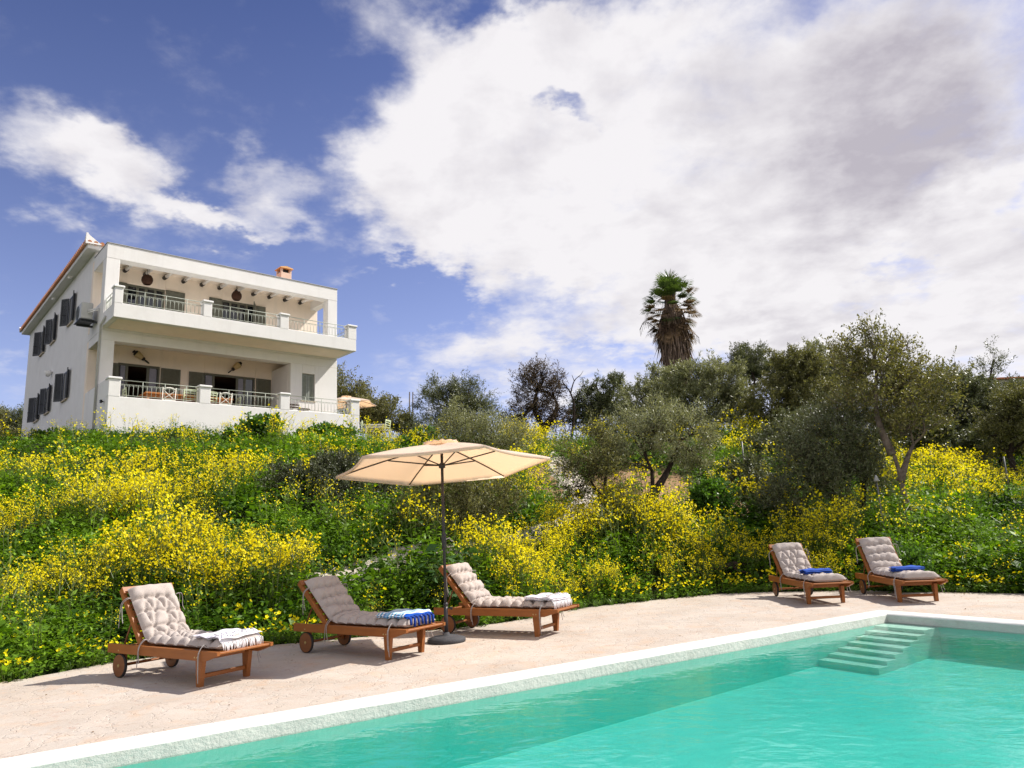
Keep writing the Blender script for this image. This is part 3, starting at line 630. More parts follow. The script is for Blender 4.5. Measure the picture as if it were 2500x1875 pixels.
# ================================================================== HOUSE
wallm = pmat('white_render', (.80, .785, .76), .85, .03, 1.5, .25, 30, .2, dirt=((.62, .585, .53), 1.1, .25))
capm = pmat('white_trim', (.83, .82, .80), .7, .03, 3, .1, 40, .3)
oliv = pmat('olive_grey_paint', (.145, .145, .108), .5, .1, 9, .05, 60, .35)
shadep = pmat('shaded_shutter_paint', (.040, .043, .048), .45, .1, 9, .05, 60, .4)  # olive shutter paint with the side wall's shade put into its colour
ironm = pmat('grey_green_iron', (.42, .45, .38), .5, .1, 20, .05, 60, .4)
glassm = pmat('window_glass', (.012, .014, .018), .04, .05, 2, 0, 1, .9)
curtm = pmat('pale_curtain', (.30, .30, .36), .8, .1, 6)
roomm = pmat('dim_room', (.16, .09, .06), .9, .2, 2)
terra = pmat('terracotta_tile', (.46, .17, .075), .85, .2, 12, .3, 30, .2, col2=(.62, .34, .20))
acm = pmat('air_conditioner_plastic', (.50, .50, .47), .5, .04, 4)
blackm = pmat('black_iron', (.015, .014, .013), .5, .1, 20)
logm = pmat('white_log', (.76, .72, .67), .85, .06, 14, .3, 20)
floorm = pmat('terrace_tile', (.60, .47, .35), .8, .08, 4)
house = empty('house', (OX, OY, 0), math.atan2(HE[1], HE[0]))
tag(house, 'white two storey house with balcony, roofed terraces and grey shutters on the hill top', 'house')
TF, BF, VB, HL, HW = 5.7, 8.9, 1.8, 15.0, 8.8        # floors, back wall of the loggias, length, width
def hp(name, boxes, mat, bev=.012, parent=house, smooth=False):
    mb = MB()
    for a, b in boxes: mb.box(a, b, 0, bev)
    return mb.build(name, mat, parent, smooth)
D1 = [(1.11, 2.45, 11.02), (4.62, 6.0, 11.04)]; D0 = [(.99, 2.42, 7.97), (4.02, 6.08, 7.93)]
# walls: body behind, loggia back walls cut round the doors, side and front walls
W_ = []; I_ = []
bouncew = pmat('bounce_tinted_render', (.90, .785, .655), .85, .03, 1.5, .25, 30, .2)  # white render with warm bounced light put into its colour
for z0, z1, doors in ((TF, 8.60, D0), (BF, 11.64, D1)):
    u = 0.0
    for a, b, zt in doors:
        I_.append(((u, VB, z0), (a, VB + .25, z1))); I_.append(((a - .002, VB + .002, zt), (b + .002, VB + .248, z1))); u = b
    I_.append(((u, VB, z0), (HW, VB + .25, z1)))
W_ += [((0, VB + .25, 3.6), (.25, HL, 12.1)), ((HW - .25, VB + .25, 3.6), (HW, HL, 12.1)), ((.25, HL - .25, 3.6), (HW - .25, HL, 12.1)), ((0, VB, 11.64), (HW, VB + .25, 12.1)), ((0, VB, 3.6), (HW, VB + .25, TF - .03)), ((0, VB, 8.6), (HW, VB + .25, BF))]
W_ += [((6.76, 0, TF), (7.25, .28, 8.28)), ((7.80, 0, TF), (HW, .28, 8.28)), ((7.25, .002, 7.92), (7.80, .278, 8.28)), ((7.25, .002, TF), (7.80, .278, 6.80)), ((6.76, .28, TF), (7.0, VB, 8.28)), ((HW - .25, .28, TF), (HW, VB, 8.28))]
W_ += [((.004, VB + .25, 5.3), (HW - .3, HL - .3, 5.6)), ((.26, VB + .26, 8.55), (HW - .26, HL - .26, 8.8)), ((.26, VB + .26, 11.7), (HW - .26, HL - .26, 11.95))]
hp('wall', W_, wallm, .01); hp('loggia_wall', I_, bouncew, .01); hp('loggia_ceiling', [((.25, .43, 8.605), (HW - .25, VB, 8.618)), ((.37, .44, 11.585), (8.45, VB, 11.597)), ((.18, -1.28, 8.704), (8.68, -.01, 8.7085))], bouncew, 0)
hp('foundation', [((-.12, VB - 3.2, 3.2), (-.002, HL + .5, 4.3)), ((-.25, 14.2, 3.2), (.5, HL + .6, 6.35))], wallm, .04)
# ground floor: pillar, lintel, side sill, ceiling (= balcony slab)
hp('pillar', [((0, 0, 3.6), (.42, .42, 8.28))], wallm); hp('beam', [((.0, .001, 8.28), (HW, .42, 8.62)), ((.0, .42, 8.32), (.40, VB, 8.62)), ((HW - .4, .42, 8.32), (HW, VB, 8.62))], wallm)
hp('side_wall', [((.002, .42, 3.6), (.24, VB, 6.72))], wallm); hp('side_wall', [((.002, .43, 8.63), (.20, VB, 9.70))], wallm)
# terrace body and parapets
hp('terrace_wall', [((0, -1.474, 3.2), (9.0, -1.24, 6.10)), ((0, -1.24, 3.2), (.24, 0, 6.72)), ((8.76, -1.24, 3.2), (9.0, .6, 6.1)), ((8.8, .6, 3.2), (9.02, 2.4, 5.7))], wallm, .015)
hp('terrace_floor', [((.24, -1.24, 5.45), (8.76, VB, TF)), ], floorm, .005)
def posts(zw, zp, lst, y0, y1):
    for a, b in lst:
        o = hp('parapet_post', [((a, y0 - .004, zw), (b, y1, zp - .07))], wallm, .012)
        hp('post_cap', [((a - .035, y0 - .04, zp - .07), (b + .035, y1 + .035, zp))], capm, .014, o)
posts(6.09, 6.73, ((-.005, .34), (2.81, 3.17), (5.70, 6.06), (8.62, 9.0)), -1.474, -1.14)
# balcony
hp('balcony', [((0, -1.474, 8.71), (8.86, -1.30, 9.20)), ((0, -1.30, 8.712), (.17, .0, 9.20)), ((8.69, -1.30, 8.712), (8.86, .0, 9.20)), ((.17, -1.30, 8.715), (8.69, 0, BF)), ((0.0, 0, 8.625), (HW, VB, BF - .004))], wallm, .012)
posts(9.19, 9.79, ((-.004, .25), (2.82, 3.11), (5.64, 5.97), (8.50, 8.87)), -1.474, -1.17)
# upper frame
hp('frame_pillar', [((0, .003, BF), (.43, .43, 11.22))], wallm); hp('frame_pillar', [((8.37, .003, BF), (HW, .43, 11.22))], wallm)
hp('frame_beam', [((0, 0, 11.22), (HW, .43, 11.75)), ((.002, .43, 11.24), (.36, VB + .1, 11.75)), ((8.46, .43, 11.24), (HW - .002, VB + .1, 11.75)), ((.36, .43, 11.60), (8.46, VB, 11.73))], wallm)
hp('frame_coping', [((-.02, -.025, 11.75), (HW + .02, .45, 11.775)), ((-.02, .45, 11.75), (.38, VB, 11.775)), ((8.44, .45, 11.75), (HW + .02, VB, 11.775))], pmat('zinc_flashing', (.45, .45, .45), .4, .05, 4, metal=.5), .004)
for k in range(11):
    u = 1.0 + k * .695
    mb = MB(); mb.tube([(u, .40, 11.40), (u, VB - .02, 11.47)], .068, 12); o = mb.build('ceiling_log', logm, house, True)
    mb = MB(); mb.tube([(u, VB - .30, 11.452), (u, VB - .02, 11.466)], .078, 12); mb.build('dark_log_end', blackm, o)  # dark sleeve round the wall end of the log
# doors, windows, shutters
def louvre(mb, w_, h, t=.035, n=None, M=None):
    """shutter leaf in x (0..w) z (0..h)"""
    f = .065
    mb.box((0, -t / 2, 0), (f, t / 2, h), 0, .004, M); mb.box((w_ - f, -t / 2, 0), (w_, t / 2, h), 0, .004, M)
    mb.box((f, -t / 2 + .002, h - f), (w_ - f, t / 2 - .002, h), 0, 0, M); mb.box((f, -t / 2 + .002, 0), (w_ - f, t / 2 - .002, f), 0, 0, M)
    n = n or int((h - 2 * f) / .05)
    for k in range(n):
        z = f + (h - 2 * f) * (k + .5) / n; mb.prism([(-t * .42, z + .024), (-t * .42 + .006, z + .030), (t * .42, z - .022), (t * .42 - .006, z - .028)], f, w_ - f, 0, 0, M)
def shutter(parent, mat, x, y, z, w_, h, ang=0.0, side=1):
    """leaf hinged at (x,y); ang swings it outwards from the wall"""
    M = Matrix.Translation((x, y, z)) @ Matrix.Rotation(ang, 4, 'Z') @ (Matrix.Identity(4) if side > 0 else Matrix.Scale(-1, 4, (1, 0, 0)))
    mb = MB(); louvre(mb, w_, h, M=M); return mb.build('shutter', mat, parent)
def frame_unit(name, a, b, z0, z1, y, panes, kinds):
    """door or window leaf frames with panes; panes = list of split positions"""
    mb = MB(); f = .06; mb.box((a, y, z0), (a + f, y + .09, z1), 0, .006); mb.box((b - f, y, z0), (b, y + .09, z1), 0, .006); mb.box((a + f, y + .002, z1 - f * 1.3), (b - f, y + .088, z1), 0, .004); mb.box((a + f, y + .002, z0), (b - f, y + .088, z0 + f), 0, .004)
    xs = [a + f] + panes + [b - f]
    for p in panes: mb.box((p - .045, y + .012, z0 + f), (p + .045, y + .08, z1 - f * 1.3), 0, .004)
    o = mb.build(name, oliv, house)
    for i, k in enumerate(kinds):
        if k == 'open': continue
        mb = MB(); mb.box((xs[i] + .03, y + .035, z0 + f), (xs[i + 1] - .03, y + .045, z1 - f * 1.3)); mb.build('pane', glassm, o)
        if k == 'curtain':
            r_ = []
            for z in (z0 + f, z1 - f * 1.4): r_.append([(xs[i] + .05 + (xs[i + 1] - xs[i] - .1) * t / 16, y + .02 + .008 * math.sin(t * 2.1), z) for t in range(17)])
            mb = MB(); mb.grid(r_); mb.build('curtain', curtm, o, True)
    return o
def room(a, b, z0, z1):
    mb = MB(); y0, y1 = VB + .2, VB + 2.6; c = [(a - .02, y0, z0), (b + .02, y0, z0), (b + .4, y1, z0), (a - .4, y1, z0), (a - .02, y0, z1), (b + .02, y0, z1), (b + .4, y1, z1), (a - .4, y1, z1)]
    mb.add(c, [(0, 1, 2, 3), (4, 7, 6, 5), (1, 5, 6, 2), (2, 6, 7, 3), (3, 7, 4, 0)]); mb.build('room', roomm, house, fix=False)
frame_unit('door', 1.11, 2.45, BF, 11.02, VB + .06, [1.50, 1.80, 2.12], ['glass', 'glass', 'glass', 'glass'])
frame_unit('door', 4.62, 6.0, BF, 11.04, VB + .06, [4.98, 5.32, 5.66], ['glass', 'glass', 'glass', 'glass'])
frame_unit('door', .99, 2.42, TF, 7.97, VB + .06, [1.30, 2.02], ['curtain', 'open', 'curtain'])
frame_unit('door', 4.02, 6.08, TF, 7.93, VB + .06, [4.42, 5.36, 5.66], ['curtain', 'open', 'curtain', 'glass'])
for a, b, z0, z1 in ((1.11, 2.45, BF, 11.02), (4.62, 6.0, BF, 11.04), (.99, 2.42, TF, 7.97), (4.02, 6.08, TF, 7.93)): room(a, b, z0, z1)
ys = VB - .035
for x, z, w_, h in ((.42, BF + .02, .68, 2.08), (2.47, BF + .02, .70, 2.08), (4.10, BF + .02, .50, 2.10), (.30, TF + .02, .68, 2.2), (2.44, TF + .02, .70, 2.2), (3.46, TF + .02, .54, 2.18), (6.10, TF + .02, .62, 2.18), (6.02, BF + .02, .40, 2.08)):
    shutter(house, oliv, x, ys, z, w_, h)
shutter(house, oliv, 5.98, ys, BF + .02, .5, 2.1, R(-118))
shutter(house, pmat('grey_green_paint', (.24, .26, .23), .5, .08, 9), 7.27, .09, 6.82, .255, 1.08); shutter(house, MATS['grey_green_paint'], 7.535, .09, 6.82, .245, 1.08)
hp('window_sill', [((7.2, -.03, 6.76), (7.85, .1, 6.80))], pmat('stone_sill', (.62, .50, .36), .8, .08, 8))
hp('window_backing', [((7.25, .15, 6.80), (7.80, .2, 7.92))], oliv)
# side windows: frames proud of the wall, leaves swung open
for z0, wins in ((10.12, ((4.75, 5.6, 168, 146), (8.2, 9.0, 164, 150), (10.6, 11.45, 164, 144))), (7.05, ((4.75, 5.6, 168, 144), (8.2, 9.0, 166, 152), (10.6, 11.45, 164, 146)))):
    for a, b, t0, t1 in wins:
        mb = MB(); h = 1.12; mb.box((-.03, a, z0), (.02, a + .06, z0 + h), 0, .004); mb.box((-.03, b - .06, z0), (.02, b, z0 + h), 0, .004); mb.box((-.028, a + .06, z0 + h - .06), (.02, b - .06, z0 + h), 0, .004); mb.box((-.028, a + .06, z0), (.02, b - .06, z0 + .06), 0, .004); mb.box((-.025, (a + b) / 2 - .04, z0 + .06), (.02, (a + b) / 2 + .04, z0 + h - .06), 0, .004)
        o = mb.build('window', shadep, house)
        mb = MB(); mb.box((-.012, a + .05, z0 + .05), (-.006, b - .05, z0 + h - .05)); mb.build('pane', pmat('pale_pane', (.40, .39, .38), .15, .1, 5, spec=.7), o)
        mb = MB(); mb.box((-.07, a - .05, z0 - .06), (-.001, b + .05, z0), 0, .006); mb.build('sill', pmat('stone_sill2', (.55, .46, .35), .8, .08, 8), o)
        w_ = (b - a) / 2 * .86
        M0 = Matrix.Rotation(R(90), 4, 'Z')
        for y, base, sg, an in ((a, 90, 1, t0), (b, -90, 1, t1)):
            mb = MB(); ang = R(base + an) if base > 0 else R(base - an)
            louvre(mb, w_, h, M=Matrix.Translation((-.05, y, z0)) @ Matrix.Rotation(ang, 4, 'Z')); mb.build('shutter', shadep, o)
        mb = MB(); mb.tube([(-.03, b + .08, z0 + h * .38), (-.30, b + .12, z0 + h * .38)], .012, 6); mb.build('shutter_stay', shadep, o)
# railings
def railing(a, b, y, z0, z1, name='railing', along='u', x=0):
    mb = MB(); n = max(2, int(round((b - a) / .135))); q = lambda t, z, dy=0: (t, y + dy, z) if along == 'u' else (x + dy, t, z)
    mb.tube([q(a, z1), q(b, z1)], .013, 6); mb.tube([q(a, z1 - .13), q(b, z1 - .13)], .009, 6); mb.tube([q(a, z0 + .07), q(b, z0 + .07)], .009, 6)
    for k in range(n + 1):
        t = a + (b - a) * k / n; post = k % 5 == 0 or k == n
        mb.tube([q(t, z0 + (0 if post else .07)), q(t, z1 if post else z1 - .13)], .012 if post else .007, 6)
        if k < n:
            d = (b - a) / n; pts = [q(t + d * .5 + .03 * math.cos(th), z1 - .175 + .03 * math.sin(th)) for th in np.linspace(-.6, PI + .6, 9)]; mb.tube(pts, .0055, 5)
    return mb.build(name, ironm, house, True)
for a, b in ((.25, 2.82), (3.11, 5.64), (5.97, 8.50)): railing(a, b, -1.38, 9.20, 9.72)
for a, b in ((.34, 2.81), (3.17, 5.70), (6.06, 8.62)): railing(a, b, -1.36, 6.10, 6.66)
railing(-1.17, -.02, 0, 9.20, 9.72, along='v', x=.09); railing(-1.17, -.02, 0, 9.20, 9.72, along='v', x=8.78); railing(-1.14, .55, 0, 6.10, 6.66, along='v', x=8.88)
# roof
mb = MB(); e = .32; mb.box((-e, VB - e, 11.98), (HW + e, HL + e, 12.14), 0, .015); rf = mb.build('roof', wallm, house)
zt, k = 12.17, .20; a0, a1, b0, b1 = -e - .06, HW + e + .06, VB - e - .06, HL + e + .06; hw = (a1 - a0) / 2
mb = MB(); ridge = zt + hw * k
rv = [(a0, b0, zt), (a1, b0, zt), (a1, b1, zt), (a0, b1, zt), (a0 + hw, b0 + hw, ridge), (a0 + hw, b1 - hw, ridge)]
mb.add(rv, [(0, 1, 4), (1, 2, 5, 4), (2, 3, 5), (3, 0, 4, 5), (3, 2, 1, 0)])
nt = int((b1 - b0) / .2)
for i in range(nt):                       # barrel tiles up the two visible slopes
    t = b0 + (i + .5) * (b1 - b0) / nt; run = min(hw, t - b0, b1 - t); mb.tube([(a0 - .03, t, zt + .01), (a0 + run, t, zt + run * k + .01)], .075, 8)
nt = int((a1 - a0) / .2)
for i in range(nt):
    t = a0 + (i + .5) * (a1 - a0) / nt; run = min(hw, t - a0, a1 - t); mb.tube([(t, b0 - .03, zt + .01), (t, b0 + run, zt + run * k + .01)], .075, 8)
mb.build('roof_tiles', terra, rf)
for hk in range(3):
  mb = MB(); [lambda: mb.prism([(a0 - .02, 12.12), (a0 - .02, 12.52), (a0 + .5, 12.14)], b0 - .03, b0 + .05, 1), lambda: mb.prism([(b0 - .032, 12.12), (b0 - .032, 12.515), (b0 + .4, 12.14)], a0 - .022, a0 + .05, 0), lambda: mb.prism([(b1 + .03, 12.10), (b1 + .22, 12.42), (b1 - .4, 12.14)], a0 - .02, a0 + .05, 0)][hk](); mb.build('roof_horn', wallm, rf)
chm = pmat('chimney_render', (.72, .56, .44), .85, .05, 5)
mb = MB(); x0, x1, y0, y1 = 7.62, 8.12, 3.0, 3.5; mb.box((x0, y0, 12.4), (x1, y1, 13.22), 0, .01)
for px_ in (x0, x1 - .09):
    for py_ in (y0, y1 - .09): mb.box((px_, py_, 13.22), (px_ + .09, py_ + .09, 13.40))
ch = mb.build('chimney', chm, rf)
mb = MB(); mb.box((x0 + .1, y0 + .1, 13.2), (x1 - .1, y1 - .1, 13.39)); mb.build('chimney_flue', blackm, rf)
mb = MB(); mb.box((x0 - .06, y0 - .06, 13.40), (x1 + .06, y1 + .06, 13.45), 0, .01); mb.prism([(x0 - .05, 13.45), (x1 + .05, 13.45), ((x0 + x1) / 2, 13.52)], y0 - .05, y1 + .05, 1); mb.build('chimney_cap', pmat('chimney_cap_tile', (.70, .42, .18), .8, .1, 6), rf)
# downpipe, air conditioner, side details
mb = MB(); mb.tube([(-.05, -.02, 4.2), (-.05, -.02, 8.66), (-.06, -.15, 8.74), (-.03, -.55, 8.95)], .038, 10); mb.build('downpipe', pmat('zinc_pipe', (.55, .55, .54), .5, .05, 4), house, True)
ACM = Matrix.Translation((0, -1.30, -.02))
mb = MB(); mb.box((-.52, 1.95, 9.12), (-.16, 2.80, 9.72), 0, .03, ACM); ac = mb.build('air_conditioner', acm, house)
mb = MB(); M = Matrix.Translation((-.525, 1.18, 9.40)) @ Matrix.Rotation(R(90), 4, 'Y')
for r_ in (.06, .11, .16, .21, .25): mb.tube([M @ Vector((r_ * math.cos(t), r_ * math.sin(t), 0)) for t in np.linspace(0, 2 * PI, 25)], .008, 5)
for k in range(6): mb.tube([M @ Vector((0, 0, 0)), M @ Vector((.25 * math.cos(k * PI / 3), .25 * math.sin(k * PI / 3), 0))], .006, 5)
mb.lathe([(.0, .002), (.25, .002), (.25, .006), (0, .006)], 24, M=M, cap=False); mb.build('fan_grille', pmat('dark_grille', (.12, .13, .14), .5, .1, 9), ac)
mb = MB(); mb.box((-.50, 2.0, 9.03), (0, 2.06, 9.10), M=ACM); mb.box((-.50, 2.66, 9.03), (0, 2.72, 9.10), M=ACM); mb.box((-.56, 1.93, 9.09), (-.1, 2.82, 9.115), M=ACM); mb.build('wall_bracket', shadep, ac)
mb = MB()
for dz in (0, .07): mb.tube([(-.30, 1.95, 9.36 + dz), (-.27, 1.80, 9.33 + dz), (-.15, 1.72, 9.40 + dz), (-.02, 1.74, 9.44 + dz)], .022, 7, M=ACM)
mb.build('coolant_pipe', capm, ac, True)
mb = MB(); mb.tube([(-.02, -1.0, 5.98), (-.10, -1.02, 5.98), (-.10, -1.12, 6.0)], .02, 6); mb.box((-.12, -1.06, 5.93), (-.06, -.96, 6.03)); mb.build('garden_tap', blackm, house)
mb = MB(); mb.lathe([(0, 0), (.07, 0), (.16, .22), (.14, .22), (0, .05)], 14, M=Matrix.Translation((-.14, 8.3, 8.55))); mb.build('wall_light', capm, house, True)
for v in (5.0, 8.2): 
    mb = MB(); mb.box((-.26, v - .06, 12.0 - .06), (-.1, v + .06, 12.06), 0, .02); mb.lathe([(0, 0), (.07, 0), (.05, .09), (0, .09)], 12, M=Matrix.Translation((-.20, v, 11.87))); mb.build('floodlight', capm, house)
hp('balcony', [((.3, HL, 8.68), (3.2, HL + 1.1, 9.2))], wallm)
railing(HL + .1, HL + 1.05, 0, 9.2, 9.85, along='v', x=.36)

# ---- things on the terraces
def H(u, v, z): return Vector((OX + u * HE[0] + v * HN[0], OY + u * HE[1] + v * HN[1], z))
HR = math.atan2(HE[1], HE[0])
wick = pmat('brown_wicker', (.085, .035, .018), .8, .2, 40, .6, 60)
for i, (u, lab) in enumerate(((1.56, 'brown wicker basket lamp hanging above the left balcony door'), (4.86, 'brown wicker basket lamp hanging above the right balcony door'))):
    L_ = tag(empty('pendant_lamp', H(u, .9, 10.80), HR), lab, 'lamp', 'wicker lamps under the upper loggia')
    mb = MB(); prof = [(.115, 0), (.165, .07), (.185, .15), (.175, .24), (.13, .32), (.04, .335)]
    for k in range(18):
        th = k * 2 * PI / 18; mb.tube([(r_ * math.cos(th), r_ * math.sin(th), z) for r_, z in prof], .012, 5)
    for r_, z in prof: mb.tube([(r_ * math.cos(t), r_ * math.sin(t), z) for t in np.linspace(0, 2 * PI, 25)], .012, 5)
    mb.lathe([(r_ * .93, z) for r_, z in prof], 20, cap=False); mb.build('lamp_shade', wick, L_, True)
    mb = MB(); mb.tube([(0, 0, .32), (0, 0, .795)], .008, 6); mb.build('cord', blackm, L_)
cream = pmat('cream_wood', (.62, .47, .25), .7, .08, 10)
for (u0, z0), (u1, z1), lab in (((1.42, 8.42), (1.98, 8.02), 'beige and black wall ornament with rope loop, tilted down to the right'), ((5.42, 8.46), (4.92, 7.99), 'beige and black wall ornament with rope loop, tilted down to the left')):
    p, q = Vector((u0, 1.66, z0)), Vector((u1, 1.66, z1)); d = (q - p); ln = d.length
    o = tag(empty('wall_ornament', H(0, 0, 0), HR), lab, 'ornament', 'tilted ornaments on the terrace wall')
    M = Matrix.Translation(p) @ d.to_track_quat('Z', 'Y').to_matrix().to_4x4()
    mb = MB(); mb.lathe([(0, .20 * ln), (.125, .20 * ln), (.135, .23 * ln), (.085, .56 * ln), (.06, .60 * ln), (0, .60 * ln)], 14, M=M); mb.build('body', cream, o, True)
    mb = MB(); mb.lathe([(0, 0), (.05, .0), (.07, .06 * ln), (.045, .09 * ln), (.10, .12 * ln), (.115, .20 * ln), (0, .20 * ln)], 12, M=M); mb.lathe([(0, .585 * ln), (.07, .585 * ln), (.075, .66 * ln), (.045, .72 * ln), (0, .73 * ln)], 12, M=M); mb.build('iron_cap', blackm, o)
    mb = MB(); mb.tube([M @ Vector((.052 * math.sin(t), 0, ln * .86 - .14 * ln * math.cos(t))) for t in np.linspace(0, 2 * PI, 25)], .018, 7); mb.build('rope_loop', blackm, o, True)
tw = woodmat('orange_wood', (.30, .10, .022), (.52, .20, .05))
tb = tag(empty('dining_table', H(1.28, -.75, TF), HR), 'long orange wooden dining table on the ground floor terrace', 'table')
mb = MB(); mb.box((0, 0, .72), (2.95, 1.0, .78), 0, .01); mb.build('table_top', tw, tb)
mb = MB(); mb.box((.1, .06, .62), (2.85, .09, .72)); mb.box((.1, .91, .62), (2.85, .94, .72)); mb.box((.07, .09, .62), (.1, .91, .72)); mb.box((2.85, .09, .62), (2.88, .91, .72)); mb.build('apron', tw, tb)
for x in (.06, 2.81):
    for y in (.05, .87): mb = MB(); mb.box((x, y, 0), (x + .08, y + .08, .72), 0, .008); mb.build('leg', tw, tb)
whitep = pmat('white_chair_paint', (.80, .76, .68), .6, .05, 8); greenp = pmat('pale_green_paint', (.52, .58, .36), .6, .06, 8); rushm = pmat('rush_seat', (.50, .38, .20), .9, .12, 30, .5, 80)
def chair(name, loc, rz, lab, group, mat, cross):
    """seat faces +y, backrest at y=0"""
    o = tag(empty(name, loc, rz), lab, 'chair', group)
    for x in (-.20, .20):
        mb = MB(); mb.tube([(x * .92, -.03, 0), (x, 0, .45), (x * 1.06, -.06, .92)], .019, 8); mb.build('leg', mat, o, True)
        mb = MB(); mb.tube([(x, .40, 0), (x, .40, .45)], .018, 8); mb.build('leg', mat, o, True)
    mb = MB(); mb.box((-.21, -.01, .43), (.21, .42, .46), 0, .01); mb.build('seat', rushm, o)
    mb = MB()
    if cross:
        mb.tube([(-.2, -.01, .50), (.205, -.055, .83)], .014, 6); mb.tube([(.2, -.01, .50), (-.205, -.055, .83)], .014, 6); mb.box((-.2, -.02, .48), (.2, .0, .52)); mb.tube([(-.21, -.058, .84), (-.1, -.075, .895), (0, -.078, .91), (.1, -.075, .895), (.21, -.058, .84)], .024, 8)
    else:
        for z in (.58, .68, .78): mb.box((-.2, -.045, z), (.2, -.022, z + .035), 0, .006)
        mb.box((-.21, -.062, .85), (.21, -.038, .93), 0, .008)
    mb.build('backrest', mat, o)
    mb = MB(); mb.tube([(-.2, .40, .2), (.2, .40, .2)], .011, 6); mb.tube([(-.2, -.02, .22), (-.2, .4, .22)], .011, 6); mb.tube([(.2, -.02, .22), (.2, .4, .22)], .011, 6); mb.build('stretcher', mat, o)
    return o
gch = 'chairs round the terrace table'
chair('dining_chair', H(1.95, -.98, TF), HR, 'white cross backed chair at the left half of the terrace table', gch, whitep, True)
chair('dining_chair', H(2.64, -.98, TF), HR, 'pale green ladder back chair beside the left cross backed chair', gch, greenp, False)
chair('dining_chair', H(3.86, -.98, TF), HR, 'white cross backed chair right of the middle parapet post', gch, whitep, True)
chair('dining_chair', H(.80, -.25, TF), HR - PI / 2, 'pale green chair at the left end of the terrace table', gch, greenp, False)
chair('dining_chair', H(4.55, -.3, TF), HR + PI / 2, 'pale green chair at the right end of the terrace table', gch, greenp, False)
chair('dining_chair', H(3.36, -.95, TF), HR + .25, 'pale green chair half hidden by the middle parapet post', gch, greenp, False)
bistro = pmat('brown_slats', (.12, .08, .055), .6, .1, 10)
bc = tag(empty('bistro_chair', H(6.55, -.35, TF), HR), 'dark slatted folding bistro chair beside the shuttered terrace window', 'chair')
mb = MB()
for x in (.02, .38): mb.tube([(x, -.1, 0), (x, .38, .46)], .010, 6); mb.tube([(x, .4, 0), (x, 0, .46), (x, -.05, .85)], .010, 6)
mb.build('frame', blackm, bc)
mb = MB(); [mb.box((0, -.065, z), (.4, -.045, z + .06)) for z in (.68, .78)]; mb.build('backrest', bistro, bc)
mb = MB(); [mb.box((0, .02 + k * .075, .45), (.4, .075 + k * .075, .465)) for k in range(5)]; mb.build('seat', bistro, bc)
bt = tag(empty('bistro_table', H(7.12, -.45, TF), HR), 'small round slatted bistro table next to the dark folding chair', 'table')
mb = MB(); mb.lathe([(0, .64), (.25, .64), (.25, .66), (0, .66)], 20); mb.build('table_top', bistro, bt)
for k in range(3): mb = MB(); th = k * 2.1; mb.tube([(.18 * math.cos(th), .18 * math.sin(th), .64), (.22 * math.cos(th), .22 * math.sin(th), 0)], .010, 6); mb.build('leg', blackm, bt)

# ---- table and chairs on the grass right of the house
zg = float(ground(-5.86, 30.0)) + .04
t2 = tag(empty('garden_table', (-5.82, 30.05, zg), .15), 'cream wooden garden table on the lawn right of the house', 'table')
mb = MB(); mb.box((-.45, -.4, .70), (.45, .4, .75), 0, .01); mb.build('table_top', whitep, t2)
for x in (-.38, .38):
    for y in (-.33, .33): mb = MB(); mb.box((x - .035, y - .035, 0), (x + .035, y + .035, .70), 0, .006); mb.build('leg', whitep, t2)
mb = MB(); mb.box((-.36, -.35, .60), (.36, -.31, .70)); mb.box((-.36, .31, .60), (.36, .35, .70)); mb.build('apron', whitep, t2)
chair('garden_chair', (-6.32, 29.85, zg), -PI / 2 + .35, 'pale green ladder back chair left of the garden table', 'chairs at the garden table', greenp, False)
chair('garden_chair', (-5.30, 29.80, zg), PI / 2 - .3, 'pale green ladder back chair right of the garden table', 'chairs at the garden table', greenp, False)
